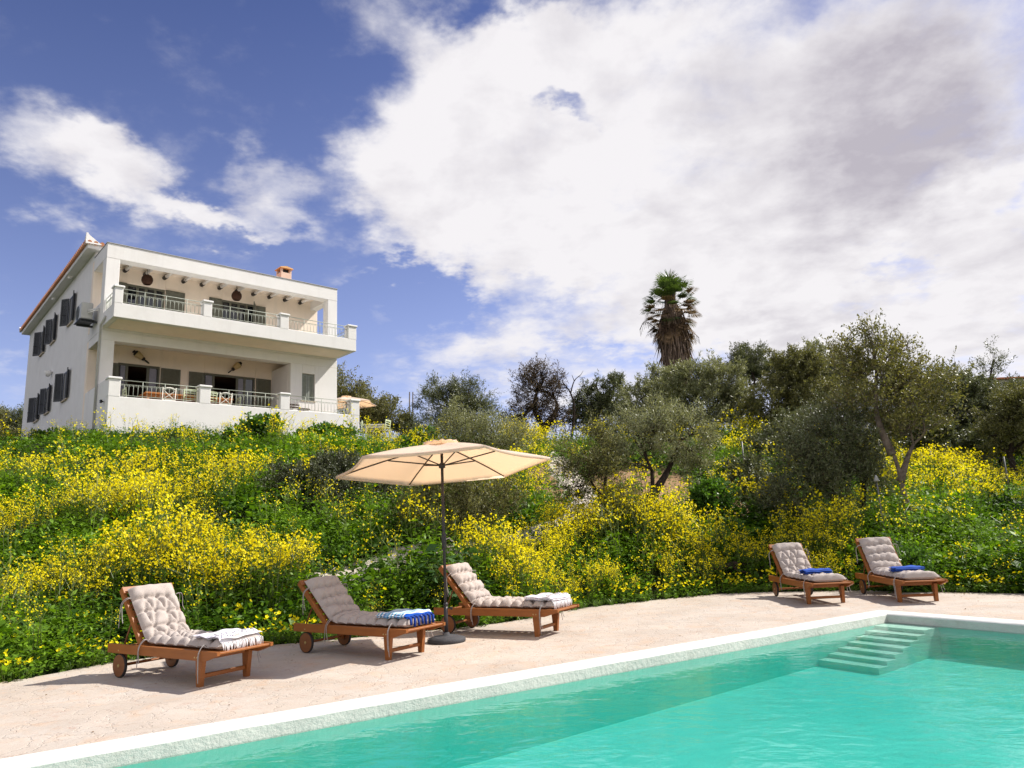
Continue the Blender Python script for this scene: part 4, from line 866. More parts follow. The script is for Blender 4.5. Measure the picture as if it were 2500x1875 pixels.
# ================================================================== LOUNGERS, PARASOLS
teak = woodmat('oiled_hardwood', (.17, .054, .012), (.38, .132, .030))
teak2 = woodmat('worn_hardwood', (.11, .040, .014), (.27, .10, .034))
rubber = pmat('dark_tyre', (.035, .030, .030), .8, .1, 30)
brass = pmat('brass_bolt', (.55, .42, .20), .35, .05, 9, metal=.7)
fab = pmat('taupe_cushion_fabric', (.48, .42, .385), .92, .04, 3, .35, 420, .15)
cordm = pmat('cushion_tie_cord', (.36, .33, .32), .9, .05, 30)
canv = None
def lounger(x, y, ang, back, lab, diamond, seed):
    """origin: ground under the wheel axle; local +x runs to the foot end"""
    rs = random.Random(seed); o = tag(empty('sun_lounger', (x, y, 0), ang), lab, 'sun lounger', 'wooden sun loungers round the pool')
    x0, x1, yw_ = -.22, 1.74, .315; HX, HZ, BL = .39, .335, .77; b = R(back)
    for s_ in (-1, 1):
        mb = MB(); mb.prism([(x0, .255), (x0, .35), (x1, .35), (x1, .315), (x1 - .20, .255)], s_ * yw_ - .017, s_ * yw_ + .017, 1)
        r_ = mb.build('side_rail', teak, o)
        mb = MB()
        for bx in (.0, 1.38, 1.42): mb.lathe([(0, 0), (.009, 0), (.006, .004), (0, .004)], 8, M=Matrix.Translation((bx, s_ * (yw_ + .017), .285)) @ Matrix.Rotation(R(-90 * s_), 4, 'X'))
        mb.build('bolt', brass, r_)
        mb = MB(); mb.prism([(1.37, .0), (1.425, .0), (1.455, .27), (1.345, .27)][::-1], s_ * .272 - .024, s_ * .272 + .024, 1); mb.build('leg', teak, o)
        mb = MB(); mb.box((-.03, s_ * .262 - .018, .09), (.03, s_ * .262 + .018, .30), 0, .004); mb.build('wheel_post', teak, o)
        M = Matrix.Translation((0, s_ * .305, .125)) @ Matrix.Rotation(R(90), 4, 'X')
        mb = MB(); mb.lathe([(0, -.016), (.114, -.016), (.114, .016), (0, .016)], 28, M=M); wh = mb.build('wheel', teak2, o)
        mb = MB(); mb.lathe([(.114, -.015), (.124, -.013), (.124, .013), (.114, .015)], 28, M=M, cap=False); mb.build('tyre', rubber, wh, True)
        mb = MB(); mb.lathe([(0, -.024), (.017, -.022), (.017, .022), (0, .024)], 12, M=M); mb.build('hub', brass, wh)
    mb = MB(); mb.tube([(0, -.30, .125), (0, .30, .125)], .016, 8); mb.build('axle', teak, o)
    mb = MB(); mb.box((1.375, -.25, .075), (1.41, .25, .115), 0, .004); mb.build('stretcher', teak, o)
    for ca, cb, cz in ((1.375, 1.41, .245), (HX + .02, HX + .06, .262), (.045, .085, .262), (-.18, -.14, .262)):
        mb = MB(); mb.box((ca, -.297 if ca < 1.3 else -.245, cz), (cb, .297 if ca < 1.3 else .245, cz + .046), 0, .004); mb.build('cross_bar', teak, o)
    mb = MB()
    for k in range(12): mb.box((HX + .07 + k * .108, -.297, .322), (HX + .155 + k * .108, .297, .342), 0, .004)
    mb.build('seat_slats', teak, o)
    M = Matrix.Translation((HX, 0, HZ)) @ Matrix.Rotation(-(PI - b), 4, 'Y')      # x up the backrest
    M = Matrix.Translation((HX, 0, HZ)) @ Matrix(((-math.cos(b), 0, math.sin(b), 0), (0, 1, 0, 0), (math.sin(b), 0, math.cos(b), 0), (0, 0, 0, 1)))
    mb = MB()
    for s_ in (-1, 1): mb.box((0, s_ * .275 - .020, -.055), (BL, s_ * .275 + .020, .0), 0, .004, M)
    mb.box((BL - .085, -.30, .0), (BL, .30, .022), 0, .005, M)
    for k in range(7): mb.box((.03 + k * .092, -.25, -.022), (.10 + k * .092, .25, -.004), 0, .003, M)
    mb.build('backrest', teak, o)
    p1 = M @ Vector((BL * .55, 0, -.05))
    for s_ in (-1, 1): mb = MB(); mb.tube([(p1.x, s_ * .235, p1.z), (max(-.12, p1.x - .16), s_ * .235, .30)], .010, 6); mb.build('backrest_prop', teak2, o)
    # cushion: path down the backrest, round the hinge and along the seat
    S0, S1 = BL - .05, 1.26; n, mN = 150, 46; hb = .265; T = .050
    def path(s):      # s from 0 (top of the back) to S0+S1
        rr = .10
        if s < S0 - rr: a = S0 - s; p = M @ Vector((a, 0, .012)); return p.x, p.z, math.sin(b), math.cos(b)
        if s > S0 + rr: return HX + (s - S0), .350, 0.0, 1.0
        t = (s - (S0 - rr)) / (2 * rr); pa = M @ Vector((rr, 0, .012)); pb = Vector((HX + rr, 0, .350)); pm = Vector((HX + .012, 0, .355))
        p = pa * (1 - t) ** 2 + pm * 2 * t * (1 - t) + pb * t * t; a = b * (1 - t); return p.x, p.z, math.sin(a), math.cos(a)
    rows_ = 11 if diamond else 12; st = (S0 + S1) / rows_; but = []
    for r_ in range(1, rows_):
        ys = [-.135, 0, .135] if (not diamond or r_ % 2) else [-.2, -.068, .068, .2]
        if not diamond: ys = [-.17, -.057, .057, .17]
        for yy in ys: but.append((r_ * st + rs.uniform(-.02, .02), yy + rs.uniform(-.018, .018)))
    seg = []
    for i, p in enumerate(but):
        for q in but[i + 1:]:
            d = math.hypot(p[0] - q[0], p[1] - q[1])
            if d < (.215 if diamond else .16): seg.append((p, q, .75 if (abs(p[0] - q[0]) < .05 or diamond) else .25))
    for p in but:
        if abs(p[1]) > .12 or (diamond and abs(p[1]) > .06 and False): seg.append((p, (p[0] + rs.uniform(-.01, .01), math.copysign(.30, p[1])), 1.0))
    sg = np.linspace(0, S0 + S1, n); yg = np.linspace(-1, 1, mN); SS, YY = np.meshgrid(sg, yg * hb, indexing='ij'); dep = np.zeros_like(SS)
    for p, q, k in seg:
        dx, dy = q[0] - p[0], q[1] - p[1]; t = np.clip(((SS - p[0]) * dx + (YY - p[1]) * dy) / (dx * dx + dy * dy), 0, 1); d = np.hypot(SS - p[0] - t * dx, YY - p[1] - t * dy)
        dep = np.maximum(dep, k * (.55 * np.exp(-(d / .012) ** 2) + .5 * np.exp(-(d / .035) ** 2)))
    for p in but: d = np.hypot(SS - p[0], YY - p[1]); dep = np.maximum(dep, 1.25 * np.exp(-(d / .022) ** 2) * .8 + .45 * np.exp(-(d / .05) ** 2))
    edge = np.sqrt(np.clip(1 - np.abs(yg) ** 5, 0, 1))[None, :] * np.sqrt(np.clip(1 - np.abs(np.clip((SS - .035) / .035, -1, 0)) ** 2, 0, 1)) * np.sqrt(np.clip(1 - np.clip((SS - (S0 + S1 - .04)) / .04, 0, 1) ** 2, 0, 1))
    lump = .006 * np.sin(SS * 23 + seed) * np.sin(YY * 31 + seed * 2) + .004 * np.sin(SS * 61 + YY * 47 + seed)
    hh = (T + .066 * np.clip(1 - dep, 0, 1) + lump) * edge
    ed_ = np.clip(np.maximum(dep[:, 3], dep[:, -4]), 0, 1); wsc = 1 - .05 * ed_
    up, lo = [], []
    for i, s in enumerate(sg):
        px_, pz, nxx, nzz = path(s); ra, rb = [], []
        for j in range(mN):
            yy = YY[i, j] * wsc[i]; mid = .034 * (1 - .5 * ed_[i]); h_ = hh[i, j]
            ra.append((px_ + nxx * max(mid, .004 + h_) , yy, pz + nzz * max(mid, .004 + h_))); l_ = mid * (1 - edge[i, j]); rb.append((px_ + nxx * l_, yy, pz + nzz * l_))
        up.append(ra); lo.append(rb)
    mb = MB(); mb.grid(up); mb.grid(lo); cu = mb.build('cushion', fab, o, True)
    for s_, yy, ln in ((S0 + .02, -1, .23), (S0 + S1 - .18, -1, .30), (.14, -1, .28), (.14, 1, .2), (S0 + S1 - .18, 1, .22)):
        px_, pz, nxx, nzz = path(s_); mb = MB()
        for k in range(2):
            oy = yy * (.345 + .012 * k); ex = .02 * k + rs.uniform(-.01, .02)
            pts = [(px_ + nxx * .03, yy * .262, pz + nzz * .03), (px_ + nxx * .045 + ex, yy * .305, pz + nzz * .04 + .012), (px_ - .008 + ex, oy, pz - .02), (px_ - .02 + ex * 1.5, oy, pz - ln * .55), (px_ - .01 + ex * 2.2, oy + yy * .008, pz - ln * (1 - .2 * k))]
            mb.tube([tuple(p) for p in smooth_line(pts, 4)], .0042, 5)
        mb.build('tie', cordm, cu, True)
    return o, lambda xx: .350 + .10
LG = [(-4.265, 8.55, -32.6, 52, 'nearest wooden lounger at the left, taupe tufted cushion with white fringed towel', True, 3),
      (-2.53, 9.65, -35.3, 43, 'wooden lounger left of the parasol pole carrying the blue and white striped towel', False, 5),
      (-.90, 10.80, -29.5, 49, 'wooden lounger behind the parasol pole carrying the white patterned towel', False, 8),
      (4.86, 13.42, -90.0, 46, 'left of the two far wooden loungers, crumpled cushion and blue folded towel', True, 9),
      (6.285, 13.10, -95.0, 52, 'right of the two far wooden loungers, smooth rowed cushion and blue folded towel', False, 12)]
for x, y, a, bk, lab, dia, sd_ in LG: lounger(x, y, R(a), bk, lab, dia, sd_)

# ---- towels lying on the cushions
def towelmat(name, fn):
    m = bpy.data.materials.new(name); m.use_nodes = True; N = NT(m.node_tree); oc = N.n('ShaderNodeTexCoord').outputs['Object']; sp = N.n('ShaderNodeSeparateXYZ'); N.l(oc, sp.inputs[0])
    c = fn(N, oc, sp); b = N.n('ShaderNodeBsdfPrincipled'); N.l(c, b.inputs['Base Color']); b.inputs['Roughness'].default_value = .95; b.inputs['Specular IOR Level'].default_value = .1
    bp = N.n('ShaderNodeBump'); bp.inputs['Strength'].default_value = .5; bp.inputs['Distance'].default_value = .004; N.l(N.noise(oc, 160, 3), bp.inputs['Height']); N.l(bp.outputs[0], b.inputs['Normal'])
    o = N.n('ShaderNodeOutputMaterial'); N.l(b.outputs[0], o.inputs[0]); return m
def f_white(N, oc, sp):
    w_ = N.n('ShaderNodeTexWave'); w_.inputs['Scale'].default_value = 5.5; w_.inputs['Distortion'].default_value = .6; N.l(oc, w_.inputs[0])
    return N.mix(N.math('MULTIPLY', N.rng(w_.outputs[1], .6, .8), .5), (.72, .70, .74), (.42, .38, .52))
def f_pat(N, oc, sp):
    v = N.n('ShaderNodeTexVoronoi'); v.inputs['Scale'].default_value = 26; N.l(oc, v.inputs[0])
    c = N.mix(N.math('MULTIPLY', N.rng(v.outputs[0], .30, .22), .8), (.78, .76, .78), (.34, .24, .42)); return N.mix(N.math('MULTIPLY', N.rng(N.noise(oc, 5, 2), .60, .66), .6), c, (.45, .10, .16))
def f_stripe(N, oc, sp):
    t = N.math('FRACT', N.math('MULTIPLY', sp.outputs[0], 19)); c = N.mix(N.rng(t, .45, .55), (.78, .80, .83), (.10, .34, .55))
    t2 = N.math('FRACT', N.math('MULTIPLY', sp.outputs[0], 5.2)); c = N.mix(N.math('MULTIPLY', N.rng(t2, .72, .76), .8), c, (.20, .42, .66)); t3 = N.math('FRACT', N.math('MULTIPLY', sp.outputs[1], 40))
    c = N.mix(N.rng(sp.outputs[0], 1.595, 1.605), c, (.01, .07, .36))
    return N.mix(N.math('MULTIPLY', N.math('MULTIPLY', N.rng(t3, .5, .6), N.rng(N.math('FRACT', N.math('ADD', N.math('MULTIPLY', sp.outputs[0], 5.2), .2)), .85, .9)), .8), c, (.16, .14, .40))
def f_blue(N, oc, sp): return N.mix(N.noise(oc, 9, 4), (.025, .06, .28), (.05, .12, .46))
TM = dict(white=towelmat('white_towel', f_white), pat=towelmat('patterned_towel', f_pat), stripe=towelmat('striped_towel', f_stripe), blue=towelmat('blue_towel', f_blue), tassel=pmat('blue_tassel', (.006, .045, .30), .9, .1, 30), fringe=pmat('white_fringe', (.80, .78, .80), .9, .05, 30))
def towel(li, lab, mat, frm, lx, ly, layers, cx_, yaw, drop, kind):
    x, y, a, *_ = LG[li]; o = tag(empty('towel', (x, y, 0), R(a)), lab, 'towel', 'towels on the loungers'); rs = np.random.default_rng(li + 40)
    z0 = .350 + .100; nxx, nyy = 26, 22; M = Matrix.Translation((cx_, 0, z0)) @ Matrix.Rotation(R(yaw), 4, 'Z'); mb = MB(); ph = rs.uniform(0, 6, 6)
    hgt = .016 * layers
    for k in range(layers):
        zz = .004 + k * .017; ox, oy = rs.normal(0, .008, 2); up, lo = [], []
        for i in range(nxx + 1):
            u = -lx / 2 + lx * i / nxx; ra, rb = [], []
            for j in range(nyy + 1):
                v = -ly / 2 + ly * j / nyy; e = min(1, (1 - abs(2 * i / nxx - 1)) * 9 + .001) * min(1, (1 - abs(2 * j / nyy - 1)) * 9 + .001)
                sag = .007 * math.sin(u * 17 + ph[0]) * math.cos(v * 15 + ph[1]) + .004 * math.sin(u * 37 + v * 29 + ph[2])
                end = u - (lx / 2 - drop); dz = -1.1 * max(0, end) if drop and k == layers - 1 else 0
                q = (u + ox - (.35 * max(0, end) if dz else 0), v + oy, zz + sag + dz)
                ra.append(M @ Vector((q[0], q[1], q[2] + .015 * math.sqrt(e)))); rb.append(M @ Vector((q[0], q[1], q[2])))
            up.append([tuple(p) for p in ra]); lo.append([tuple(p) for p in rb])
        mb.grid(up); mb.grid(lo)
    b_ = mb.build('cloth', mat, o, True)
    mb = MB(); zt = .004 + (layers - 1) * .017
    if frm:
        nf = 46 if kind == 'fringe' else 7
        for j in range(nf):
            v = -ly / 2 + ly * (j + .5) / nf; L_ = (.085 if kind == 'fringe' else .075) * rs.uniform(.7, 1.25)
            e0 = lx / 2; zz = zt + (-1.1 * drop if drop else 0); xx = e0 - .35 * drop
            w_ = .0045 if kind == 'fringe' else .016
            pts = [M @ Vector(p) for p in ((xx - .005, v, zz + .008), (xx + .02, v + rs.normal(0, .006), zz - .008), (xx + .032, v + rs.normal(0, .012), zz - L_))] if kind == 'fringe' else [M @ Vector(p) for p in ((xx - .005, v, zz + .012), (xx + .035, v + rs.normal(0, .006), zz + .002), (xx + .045, v + rs.normal(0, .012), zz - L_))]
            mb.tube(pts, [w_ * .6, w_, w_ * .9], 5)
            if kind == 'tassel':
                mb.tube([M @ Vector((xx - .012, v - .035, zz + .017)), M @ Vector((xx + .012, v, zz + .020)), M @ Vector((xx - .012, v + .035, zz + .017))], .011, 6)
        b2 = mb.build('fringe' if kind == 'fringe' else 'tassels', frm, b_, True); mb = MB()
        if kind == 'fringe':
            for j in range(30):
                v = -ly / 2 + ly * (j + .5) / 30; u = rs.uniform(-.02, .10); L_ = .06
                p = (lx / 2 - drop - .12 + u, v, zt + .022); mb.tube([M @ Vector(p), M @ Vector((p[0] + .03, p[1] + rs.normal(0, .01), p[2] - .002)), M @ Vector((p[0] + L_, p[1] + rs.normal(0, .02), p[2] - .012))], .0045, 5)
        if kind == 'fringe': mb.build('fringe', frm, b_, True)
    return o
towel(0, 'white fringed towel with faint lilac stripes on the nearest left lounger', TM['white'], TM['fringe'], .44, .50, 2, 1.445, 4, .05, 'fringe')
towel(1, 'blue and white striped towel with dark blue tassels beside the parasol pole', TM['stripe'], TM['tassel'], .48, .46, 3, 1.40, 3, .04, 'tassel')
towel(2, 'white patterned fringed towel on the lounger behind the parasol pole', TM['pat'], TM['fringe'], .46, .48, 3, 1.43, -4, .05, 'fringe')
towel(3, 'plain blue folded towel on the left of the two far loungers', TM['blue'], None, .26, .46, 4, 1.12, 4, 0, '')
towel(4, 'plain blue folded towel on the right of the two far loungers', TM['blue'], None, .26, .46, 4, 1.15, -2, 0, '')

# ---- parasol
def canvas(name, col, col_u):
    m = bpy.data.materials.new(name); m.use_nodes = True; N = NT(m.node_tree); oc = N.n('ShaderNodeTexCoord').outputs['Object']
    c = N.mix(N.noise(oc, 3, 4), tuple(x * .93 for x in col), col); b = N.n('ShaderNodeBsdfPrincipled'); N.l(c, b.inputs['Base Color']); b.inputs['Roughness'].default_value = .9; b.inputs['Specular IOR Level'].default_value = .15
    tr = N.n('ShaderNodeBsdfTranslucent'); tr.inputs[0].default_value = (*col_u, 1); mx = N.n('ShaderNodeMixShader'); mx.inputs[0].default_value = .62; N.l(b.outputs[0], mx.inputs[1]); N.l(tr.outputs[0], mx.inputs[2])
    bp = N.n('ShaderNodeBump'); bp.inputs['Strength'].default_value = .2; bp.inputs['Distance'].default_value = .004; N.l(N.noise(oc, 300, 2), bp.inputs['Height']); N.l(bp.outputs[0], b.inputs['Normal'])
    o = N.n('ShaderNodeOutputMaterial'); N.l(mx.outputs[0], o.inputs[0]); return m
canv = canvas('cream_canvas', (.88, .81, .76), (1.0, .81, .61)); polem = pmat('charcoal_pole', (.030, .028, .032), .42, .1, 20, .05, 80, .45); ribm = pmat('dark_brown_rib', (.040, .022, .014), .5, .1, 12); basem = pmat('dark_stone_base', (.055, .055, .062), .75, .15, 14, .5, 60)
def canopy(o, apex, rim_z, rad, nr, a0, tilt, vent=True):
    """fabric panels sagging between the ribs, in local coordinates; tilt = 3x3 about the hub"""
    T_ = lambda p: tuple(Vector((0, 0, rim_z)) + tilt @ Vector((p[0], p[1], p[2] - rim_z))); rows = []; nn, ms = 12, 8
    for i in range(nn + 1):
        t = i / nn; r_ = []
        for k in range(nr * ms):
            f = (k % ms) / ms; a = a0 + (k / ms) * 2 * PI / nr; sec = PI / nr; mid = abs(2 * f - 1); rr = rad * math.cos(sec) / math.cos((f - .5) * 2 * sec)
            rr *= 1 - .045 * (1 - mid ** 2) * t ** 3; z = apex + (rim_z - apex) * (t * .72 + .28 * t ** 1.9) - .035 * (1 - mid ** 2) * math.sin(PI * min(1, t)) - .012 * (1 - mid ** 2) * t
            r_.append(T_((max(t, .015) * rr * math.cos(a), max(t, .015) * rr * math.sin(a), z)))
        rows.append(r_)
    r2 = []
    for k in range(nr * ms):
        p = Vector(rows[-1][k]); r2.append(tuple(p + Vector((0, 0, -.035)) - (Vector((p.x, p.y, 0)) * .006)))
    rows.append(r2)
    mb = MB(); mb.grid(rows, closed=True); c = mb.build('canopy', canv, o, True)
    md = c.modifiers.new('thick', 'SOLIDIFY'); md.thickness = .004; md.offset = 0
    if vent:
        rows = []
        for t in np.linspace(0, 1, 6): rows.append([T_((max(t, .02) * .24 * (1 - .06 * math.cos((k % ms) / ms * 2 * PI)) * math.cos(a0 + k / ms * 2 * PI / nr), max(t, .02) * .24 * math.sin(a0 + k / ms * 2 * PI / nr), apex + .026 - .020 * t ** 1.5 + .012 * math.sin(k * 1.7) * t)) for k in range(nr * ms)])
        mb = MB(); mb.grid(rows, closed=True); v = mb.build('vent', canv, c, True); md = v.modifiers.new('thick', 'SOLIDIFY'); md.thickness = .004
    for k in range(nr):
        a = a0 + k * 2 * PI / nr; zr = lambda t: apex + (rim_z - apex) * (t * .72 + .28 * t ** 1.9) - .022
        mb = MB(); mb.tube([T_((t * rad * math.cos(a), t * rad * math.sin(a), zr(t))) for t in (.02, .25, .5, .75, .985)], .010, 6); rb = mb.build('rib', ribm, o)
        mb = MB(); q = T_((.50 * rad * math.cos(a), .50 * rad * math.sin(a), zr(.5) - .01)); mb.tube([(.035 * math.cos(a), .035 * math.sin(a), apex - .30), q], .009, 6); mb.build('strut', ribm, rb)
um = tag(empty('parasol', (-1.0, 9.79, 0)), 'cream six sided parasol with dark crank pole standing between the loungers', 'parasol')
tiltm = (Matrix.Rotation(R(-4.2), 3, 'X') @ Matrix.Rotation(R(-1.8), 3, 'Y'))
canopy(um, 2.585, 2.262, 1.475, 6, R(-4), tiltm)
mb = MB(); mb.tube([(0, 0, .06), (0, 0, 2.56)], .0195, 14); mb.build('pole', polem, um, True)
mb = MB(); mb.tube([(0, 0, .08), (0, 0, .46)], .026, 14); mb.lathe([(.026, .44), (.031, .45), (.031, .48), (.02, .49)], 14, cap=False); sl = mb.build('pole_sleeve', polem, um, True)
mb = MB(); mb.tube([(.02, -.01, .42), (.06, -.015, .42)], .008, 6); mb.lathe([(0, 0), (.02, 0), (.02, .03), (0, .03)], 10, M=Matrix.Translation((.06, -.015, .42)) @ Matrix.Rotation(R(90), 4, 'Y')); mb.build('clamp_knob', polem, sl)
mb = MB(); mb.lathe([(0, 0), (.245, 0), (.25, .02), (.245, .05), (.16, .075), (.05, .088), (.036, .12), (0, .12)], 36); mb.build('base', basem, um, True)
mb = MB(); mb.lathe([(.02, -.10), (.030, -.09), (.034, 0), (.030, .10), (.02, .12)], 14, M=Matrix.Translation((0, 0, 1.27)), cap=False); cb = mb.build('crank_housing', polem, um, True)
mb = MB(); mb.tube([(.02, -.01, 1.30), (.075, -.02, 1.315), (.10, -.02, 1.28), (.125, -.025, 1.275)], .008, 6); mb.build('crank_handle', pmat('grey_handle', (.45, .42, .40), .5, .05, 9), cb)
mb = MB(); mb.lathe([(.02, -.04), (.045, -.03), (.045, .02), (.02, .04)], 12, M=Matrix.Translation((0, 0, 2.28)), cap=False); mb.build('hub', polem, um)
pz = float(ground(*H(11.45, 4.0, 0)[:2]))
p2 = tag(empty('parasol', (*H(11.45, 4.0, 0)[:2], pz), .3), 'peach parasol showing beyond the right corner of the house', 'parasol')
canopy(p2, 7.98 - pz, 7.62 - pz, 1.5, 6, .2, Matrix.Identity(3))
mb = MB(); mb.tube([(0, 0, 0), (0, 0, 7.95 - pz)], .024, 10); mb.build('pole', polem, p2, True)
mb = MB(); mb.lathe([(0, 0), (.26, 0), (.24, .06), (.04, .1), (0, .1)], 24); mb.build('base', basem, p2)
# ================================================================== TREES AND SHRUBS
olive_l = leafmat('olive_leaf', (.085, .10, .038), (.36, .37, .17), .2, .45, .4, under=(.36, .37, .23))
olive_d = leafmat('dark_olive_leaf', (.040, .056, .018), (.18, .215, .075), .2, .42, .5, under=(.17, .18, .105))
yellowish = leafmat('yellowish_leaf', (.065, .078, .022), (.32, .29, .085), .26, .45, .5)
brownish = leafmat('brown_olive_leaf', (.075, .080, .028), (.27, .26, .10), .24, .5, .4)
drym = leafmat('dry_leaf', (.055, .038, .028), (.19, .14, .10), .15, .7, .2)
bushm = leafmat('bush_leaf', (.028, .085, .010), (.15, .29, .035), .36, .42, .5)
bark = pmat('olive_bark', (.135, .105, .085), .95, .2, 9, 1.0, 40, .1, col2=(.045, .034, .028)); barkd = pmat('dark_bark', (.055, .040, .032), .95, .2, 9, 1.0, 40, .1); barkl = pmat('pale_bark', (.23, .185, .15), .95, .15, 9, .9, 40, .1, col2=(.09, .07, .055))

def tree(name, lab, cat, group, base, forks, lobes, lm, bm_, n, per=24, ln=.075, wd=.24, spray=.42, r0=.09, up=.5, clump=.30, limbs=5, twig=.0045, inner=.25, stems=None, fine=0):
    """lobes: (px, py, rx_px, ry_px, distance); forks: trunk polyline(s) in world points"""
    o = tag(empty(name, base), lab, cat, group); B = Vector(base); mb = MB(); rs = np.random.default_rng(abs(hash(lab)) % 1 + int(abs(base[0]) * 1000 + abs(base[1]) * 77) % 100000)
    Ls = []
    for px, py, rx, ry, Y in lobes:
        c = at(px, py, Y); k = Y / FPX; Ls.append((np.array(c), np.array([rx * k, rx * k * .9, ry * k])))
    tips = []
    for f in forks:
        f = [Vector(p) for p in f]; k = len(f); rr = [r0 * (1 - .55 * i / (k - 1)) for i in range(k)]; rr[0] *= 1.35
        pts = [tuple(p - B) for p in smooth_line([tuple(p) for p in f], 5)]; mb.tube(pts, list(np.interp(np.linspace(0, k - 1, len(pts)), range(k), rr)), 8); tips.append((f[-1], rr[-1], f))
    starts = []
    for c, rad in Ls:
        tp, tr, f = min(tips, key=lambda t: (t[0] - Vector(c)).length)
        m_ = np.array(tp) * .5 + c * .5 + rs.normal(0, .12, 3) * np.linalg.norm(c - np.array(tp)); e_ = c + rs.normal(0, .15, 3) * rad
        pl_ = [np.array(tp), m_, e_]; sp = smooth_line(pl_, 5); mb.tube([tuple(Vector(p) - B) for p in sp], list(np.linspace(tr * .9, tr * .38, len(sp))), 6)
        for q in range(limbs):
            s_ = sp[rs.integers(3, len(sp))]; v = unit(rs.normal(0, 1, 3) + [0, 0, up * .6]); t_ = c + v * rad * rs.uniform(.55, .9); mid = (s_ + t_) / 2 + rs.normal(0, .10, 3) * rad
            sq = smooth_line([s_, mid, t_], 4); mb.tube([tuple(Vector(p) - B) for p in sq], list(np.linspace(tr * .36, tr * .10, len(sq))), 5); starts += [sq[-1], sq[len(sq) // 2], sq[-3]]
        for q in range(fine):
            s_ = sp[rs.integers(2, len(sp))]; v = unit(rs.normal(0, 1, 3) + [0, 0, up]); t_ = c + v * rad * rs.uniform(.7, 1.1); mid = (s_ + t_) / 2 + rs.normal(0, .14, 3) * rad
            sq = smooth_line([s_, mid, t_], 3); mb.tube([tuple(Vector(p) - B) for p in sq], list(np.linspace(tr * .22, tr * .04, len(sq))), 4)
    mb.build('trunk', bm_, o, True)
    vol = np.array([r[0] * r[1] * r[2] for _, r in Ls]) ** .75; vol = vol / vol.sum(); A = Acc()
    for (c, rad), fr in zip(Ls, vol):
        k = max(10, int(n * fr * 1.35)); nc = max(5, k // 11); v = unit(rs.normal(0, 1, (nc, 3))); f = np.where(rs.uniform(0, 1, nc) < inner, rs.uniform(.25, .65, nc), rs.uniform(.62, .94, nc))
        cc = v * f[:, None]; j = rs.integers(0, nc, k); pos = cc[j] + rs.normal(0, clump * .55, (k, 3)); pv = pos.copy(); pos = c + pos * rad
        d = unit(unit(pv) * .75 + np.array([0, 0, up]) + rs.normal(0, .45, (k, 3))); L_ = spray * rs.uniform(.5, 1.2, k)
        A.add(*ribbons(pos - d * .1, pos + d * L_[:, None], twig), 1, .5)
        ct = rs.uniform(-.16, .16, nc)[j]
        t = rs.uniform(0, 1, (k, per)); p = pos[:, None] + d[:, None] * (t * L_[:, None])[..., None] + rs.normal(0, .035, (k, per, 3)) * (spray / .42)
        ld = unit(d[:, None] * .8 + rs.normal(0, .75, (k, per, 3))); nr = unit(rs.normal(0, 1, (k, per, 3)) + [.35, 0, .9]); ll = ln * rs.uniform(.6, 1.25, k * per)
        V, F = leaf_quads(p.reshape(-1, 3), ld.reshape(-1, 3), nr.reshape(-1, 3), ll, ll * wd); A.add(V, F, 0, np.clip(.45 + np.repeat(ct, per) + rs.normal(0, .22, k * per), 0, 1))
    V, F, mi, ti = A.out(); np_mesh('crown', V - np.array(base), F, mi, [lm, bm_], ti, o)
    return o
G = lambda px, py: Vector(ground_at(px, py))
def gp(x, y, dz=0.0): return Vector((x, y, float(ground(x, y)) + dz))
OG = 'olive trees on the slope'
def gat(px, Y, dz=-.05):
    """ground point under a bearing at a given distance"""
    d = direction(px, 1200); x = d.x / d.y * Y; return gp(x, Y, dz)
# foreground olive with leaning trunk, and the small bare-stemmed one beside it
b = gat(1540, 16.2); tree('olive_tree', 'silvery olive tree with a leaning trunk standing on the slope right of the parasol', 'tree', OG, b, [[b, at(1560, 1262, 16.2), at(1590, 1215, 16.3), at(1592, 1150, 16.4)], [at(1590, 1215, 16.3), at(1630, 1150, 16.8), at(1660, 1080, 16.8)]],
     [(1555, 1070, 90, 78, 16.3), (1665, 1070, 82, 70, 16.9), (1590, 1020, 60, 40, 16.6), (1700, 1130, 42, 45, 17.2), (1515, 1125, 36, 44, 16.1)], olive_l, barkd, 800, 26, .075, .23, .34, .085, .75, .26, 6, fine=8)
b = gat(1478, 15.9); tree('olive_tree', 'thin young olive with reddish twigs immediately left of the leaning olive', 'tree', OG, b, [[b, at(1470, 1230, 15.9), at(1440, 1170, 15.8)], [at(1474, 1240, 15.9), at(1478, 1180, 16), at(1482, 1120, 16)]],
     [(1430, 1110, 62, 50, 15.7), (1445, 1170, 70, 60, 15.7), (1460, 1060, 30, 45, 15.9), (1400, 1190, 40, 50, 15.6), (1520, 1240, 60, 50, 15.6)], brownish, barkd, 520, 20, .07, .24, .38, .05, .6, .34, 6, fine=16)
# fine-leaved olives behind the parasol pole
b = gat(1130, 14.6); tree('olive_tree', 'grey green bushy olive directly behind the parasol pole', 'tree', OG, b, [[b, at(1128, 1280, 14.6), at(1110, 1220, 14.7)], [gat(1180, 14.7), at(1190, 1280, 14.7), at(1180, 1220, 14.8)]],
     [(1060, 1215, 90, 70, 14.8), (1180, 1220, 80, 70, 14.8), (1120, 1170, 100, 50, 15.2), (1120, 1270, 90, 40, 14.4)], brownish, barkd, 780, 24, .065, .26, .40, .045, .8, .36, 5, fine=10)
b = gat(1130, 21.5); tree('olive_tree', 'low olive rising just above the parasol canopy', 'tree', OG, b, [[b, at(1130, 1110, 21.5), at(1125, 1075, 21.5)]],
     [(1100, 1040, 48, 45, 21.6), (1180, 1070, 85, 40, 21.6), (1240, 1090, 60, 35, 21.8)], olive_l, barkd, 620, 22, .085, .24, .5, .05, .9, .34, 4)
